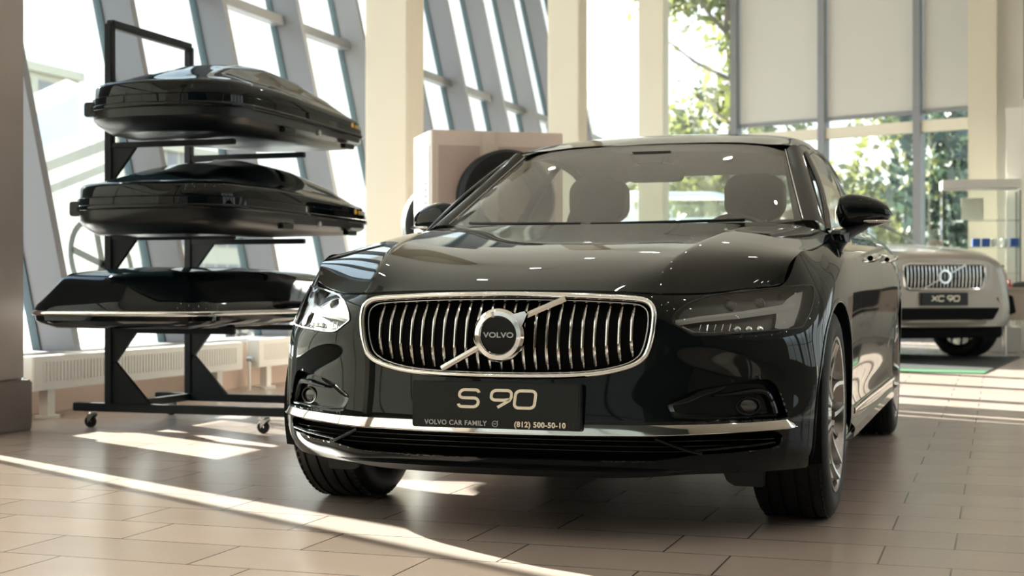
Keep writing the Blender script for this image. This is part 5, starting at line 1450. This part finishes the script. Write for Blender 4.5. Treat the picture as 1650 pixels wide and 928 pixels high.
# ------------------------------------------------------------------ white car further back, and another outside
def plain_car(name, label, loc, rz, m):
    t = thing(name, label, 'car', loc, rz)
    S = [(-.80, [(0, .74), (.40, .73), (.60, .70), (.66, .60), (.66, .45), (.62, .25)]),
         (-.60, [(0, .80), (.45, .79), (.72, .76), (.82, .64), (.84, .48), (.80, .25)]),
         (-.20, [(0, .90), (.48, .89), (.76, .85), (.89, .70), (.91, .5), (.87, .22)]),
         (.40, [(0, .98), (.50, .97), (.78, .93), (.90, .76), (.92, .52), (.88, .22)]),
         (.80, [(0, 1.02), (.50, 1.01), (.78, .97), (.90, .78), (.92, .54), (.88, .22)]),
         (1.8, [(0, 1.03), (.50, 1.02), (.78, .99), (.90, .80), (.92, .56), (.88, .22)]),
         (3.0, [(0, 1.05), (.50, 1.04), (.77, 1.01), (.89, .82), (.91, .58), (.87, .24)]),
         (3.6, [(0, 1.03), (.45, 1.02), (.70, .99), (.82, .82), (.84, .58), (.80, .28)]),
         (3.8, [(0, .94), (.40, .93), (.60, .90), (.70, .78), (.72, .58), (.68, .32)])]
    g = simple_car(t, None, S)
    A = [((0.0, .33), .37), ((2.75, .33), .37)]
    idx = np.arange(g.shape[0]*g.shape[1]).reshape(g.shape[:2])
    Fq = np.stack([idx[:-1, :-1], idx[:-1, 1:], idx[1:, 1:], idx[1:, :-1]], -1).reshape(-1, 4); V = g.reshape(-1, 3).copy()
    for c, r in A:
        q, d = near_poly(circle(c, r), V[:, [1, 2]]); k = (d < .03) & (np.abs(V[:, 0]) > .6); V[k, 1] = q[k, 0]; V[k, 2] = q[k, 1]
    C = V[Fq].mean(axis=1); ok = np.ones(len(Fq), bool)
    for c, r in A: ok &= ~((np.hypot(C[:, 1]-c[0], C[:, 2]-c[1]) < r) & (np.abs(C[:, 0]) > .5))
    V, Fq = compact(V, Fq[ok]); obj('body', V, Fq, m, t)
    f = MB(); f.add(list(map(tuple, g[0])), [tuple(range(g.shape[1]))]); f.add(list(map(tuple, g[-1])), [tuple(range(g.shape[1]))]); f.build('end_panel', m, t)
    GH = [(.80, [(0, 1.00), (.40, .99), (.62, .98), (.74, .96)]), (1.25, [(0, 1.27), (.38, 1.26), (.56, 1.22), (.74, .98)]), (1.65, [(0, 1.43), (.36, 1.42), (.52, 1.37), (.74, .99)]),
          (2.5, [(0, 1.45), (.36, 1.44), (.52, 1.38), (.74, 1.0)]), (3.1, [(0, 1.28), (.36, 1.27), (.52, 1.22), (.72, 1.0)]), (3.5, [(0, 1.02), (.36, 1.02), (.52, 1.01), (.68, .98)])]
    gg = simple_car(t, None, GH)
    f = MB(); f.grid(gg[:13, 6:-6]); f.build('windshield', M['car_glass'], t)
    f = MB(); f.grid(gg[12:25, 5:-5]); f.grid(gg[:13, 4:7]); f.grid(gg[:13, -7:-4]); f.grid(gg[24:, 4:7]); f.grid(gg[24:, -7:-4]); f.build('roof', m, t)
    f = MB(); f.grid(gg[24:, 6:-6]); f.build('rear_window', M['car_glass'], t)
    f = MB(); f.grid(gg[:, :6]); f.build('side_window', M['car_glass'], t); f = MB(); f.grid(gg[:, -6:]); f.build('side_window', M['car_glass'], t)
    f = MB(); f.box((-.7, -.55, .2), (.7, 3.5, .30)); f.box((-.66, .9, .3), (.66, 3.2, .95)); f.build('underbody', M['void'], t, bevel=.02)
    for s in (1, -1):
        f = MB(); f.grid(np.array([[(s*x, -.80+.6*max(0, x-.45)**1.5*2.2, z) for z in (.60, .66, .70)] for x in np.linspace(.42, .72, 8)])); f.build('headlight', M['lamp_housing'], t)
    w0 = wheel_parts('wheel', .33, .22, .23, 5); w0.parent = t
    for i, (x, y) in enumerate(((.78, 0), (-.78, 0), (.78, 2.75), (-.78, 2.75))):
        w = w0 if i == 0 else copy_tree(w0, t)
        w.location = (x, y, .33); w.rotation_euler = (.3*i, 0, PI if x < 0 else 0)
    return t
ws_ = suv('white SUV parked outside behind the black sedan, seen through its rear window', M['white_paint']); ws_.location = (-1.5, 21.2, .72); ws_.rotation_euler = (0, 0, PI/2)
plain_car('parked_car', 'white car parked outside beyond the slanted windows', (-8.6, 13.6, -.2), math.radians(-60), M['white_paint'])

# ------------------------------------------------------------------ outside: apartment blocks and trees
def block(label, x0, y0, x1, y1, h, m, nw, nf):
    t = thing('apartment_block', label, 'building', ((x0+x1)/2, (y0+y1)/2, -.2)); cx_, cy_ = (x0+x1)/2, (y0+y1)/2
    b = MB(); b.box((x0-cx_, y0-cy_, 0), (x1-cx_, y1-cy_, h)); b.build('wall', m, t, smooth=False)
    b = MB(); b.box((x0-cx_-.3, y0-cy_-.3, h), (x1-cx_+.3, y1-cy_+.3, h+.6)); b.build('parapet', m, t, smooth=False)
    for i in range(nw):
        for j in range(nf):
            f = MB(); y = y0-cy_+(y1-y0)*(i+.5)/nw; z = 1.5+j*3.0
            f.box((x1-cx_-.02, y-.8, z), (x1-cx_+.06, y+.8, z+1.5)); f.build('window', M['frame'], t, smooth=False)
ylw = mat('pale_yellow_render', (.46, .42, .31), .9); gry = mat('pale_grey_render', (.42, .42, .39), .9)
block('pale yellow apartment block far beyond the window left of the rack', -78, 66, -60, 83.5, 15.5, ylw, 7, 5)
block('lower pale apartment block beyond the slanted windows behind the rack', -82, 84.2, -62, 112, 12.0, ylw, 14, 4)

rng = np.random.default_rng(5)
def tree(name, label, x, y, h, crown_r, crown_z0, m, n, leaf, base=-.2):
    t = thing(name, label, 'tree', (x, y, base), 0, 'trees beyond the back windows')
    b = MB(); pts = [(0, 0, 0)]
    for k in range(1, 7): pts.append((rng.normal(0, .10), rng.normal(0, .10), h*.92*k/6))
    b.tube(pts, [.16-.022*k for k in range(7)], 8)
    for k in range(9):
        z = crown_z0+(h*.85-crown_z0)*k/9; a = rng.uniform(0, 2*PI); r = crown_r*.7
        b.tube([(0, 0, z), (r*.5*math.cos(a), r*.5*math.sin(a), z+.4), (r*math.cos(a), r*math.sin(a), z+1.0)], [.05, .035, .012], 5)
    b.build('trunk', M['bark'], t)
    # clumps of leaves
    nc_ = 46; cz = rng.uniform(0, 1, nc_); ca_ = rng.uniform(0, 2*PI, nc_)
    rad = crown_r*np.sin(PI*np.clip(.12+.86*cz, 0, 1))**.8*rng.uniform(.45, 1.0, nc_)
    cc = np.stack([rad*np.cos(ca_), rad*np.sin(ca_), crown_z0+(h-crown_z0)*cz], 1)
    P = cc[rng.integers(0, nc_, n)]+rng.normal(0, .34, (n, 3))*np.array([1, 1, .8])*crown_r/2
    A = rng.normal(size=(n, 3)); A /= np.linalg.norm(A, axis=1, keepdims=True)
    B = np.cross(A, rng.normal(size=(n, 3))); B /= np.linalg.norm(B, axis=1, keepdims=True)
    s = rng.uniform(.6, 1.2, (n, 1))*leaf
    V = np.stack([P-A*s, P+B*s*.5, P+A*s, P-B*s*.5], 1).reshape(-1, 3)
    obj('foliage', V, np.arange(n*4).reshape(n, 4), m, t, smooth=False)
tree('leafy_tree', 'tall yellow-green tree right outside the narrow back window', -3.9, 25.6, 10.5, 2.1, .8, M['leaf'], 9000, .15)
tree('leafy_tree', 'bushy green tree beyond the back window behind the sedan mirror', 1.6, 26.5, 6.4, 2.0, .5, M['leaf_dark'], 5200, .17)
tree('leafy_tree', 'dark green tree beyond the glass between the two grey mullions', 4.9, 30.5, 7.0, 2.2, .5, M['leaf_dark'], 5200, .17)
tree('spruce', 'slim dark tree beyond the rightmost back window', 5.5, 25.0, 5.8, 1.0, .3, M['leaf_dark'], 3200, .16)
tree('leafy_tree', 'low yellow-green tree beyond the back window left of the mirror', -.6, 31.5, 6.0, 2.2, .4, M['leaf'], 4200, .17)
tree('leafy_tree', 'wide green tree far behind the other trees outside', 2.2, 37.5, 10.0, 3.2, .8, M['leaf'], 5200, .20)

# ------------------------------------------------------------------ spotlights under the ceiling
spot_e = mat('spot_emitter', (1, 1, 1), .5, emit=(.97, .98, 1.0), estr=70.0)
def spot(loc):
    t = thing('ceiling_spotlight', 'small round white spotlight mounted on the showroom ceiling', 'spotlight', loc, 0, 'ceiling spotlights')
    b = MB(); b.lathe([(0, .16), (.05, .16), (.058, .02), (.058, 0), (.051, 0), (.047, .02)], 20); b.build('housing', M['white_gloss'], t)
    b = MB(); b.lathe([(0, .018), (.047, .018)], 20); b.build('emitter', spot_e, t)
    return t
s0_ = spot((-2.6, -6.0, ZT-.162))
for i in range(8):
    for j in range(9):
        if i or j:
            c_ = copy_tree(s0_); c_.location = (-2.6+1.85*i, -6.0+2.05*j, ZT-.162)
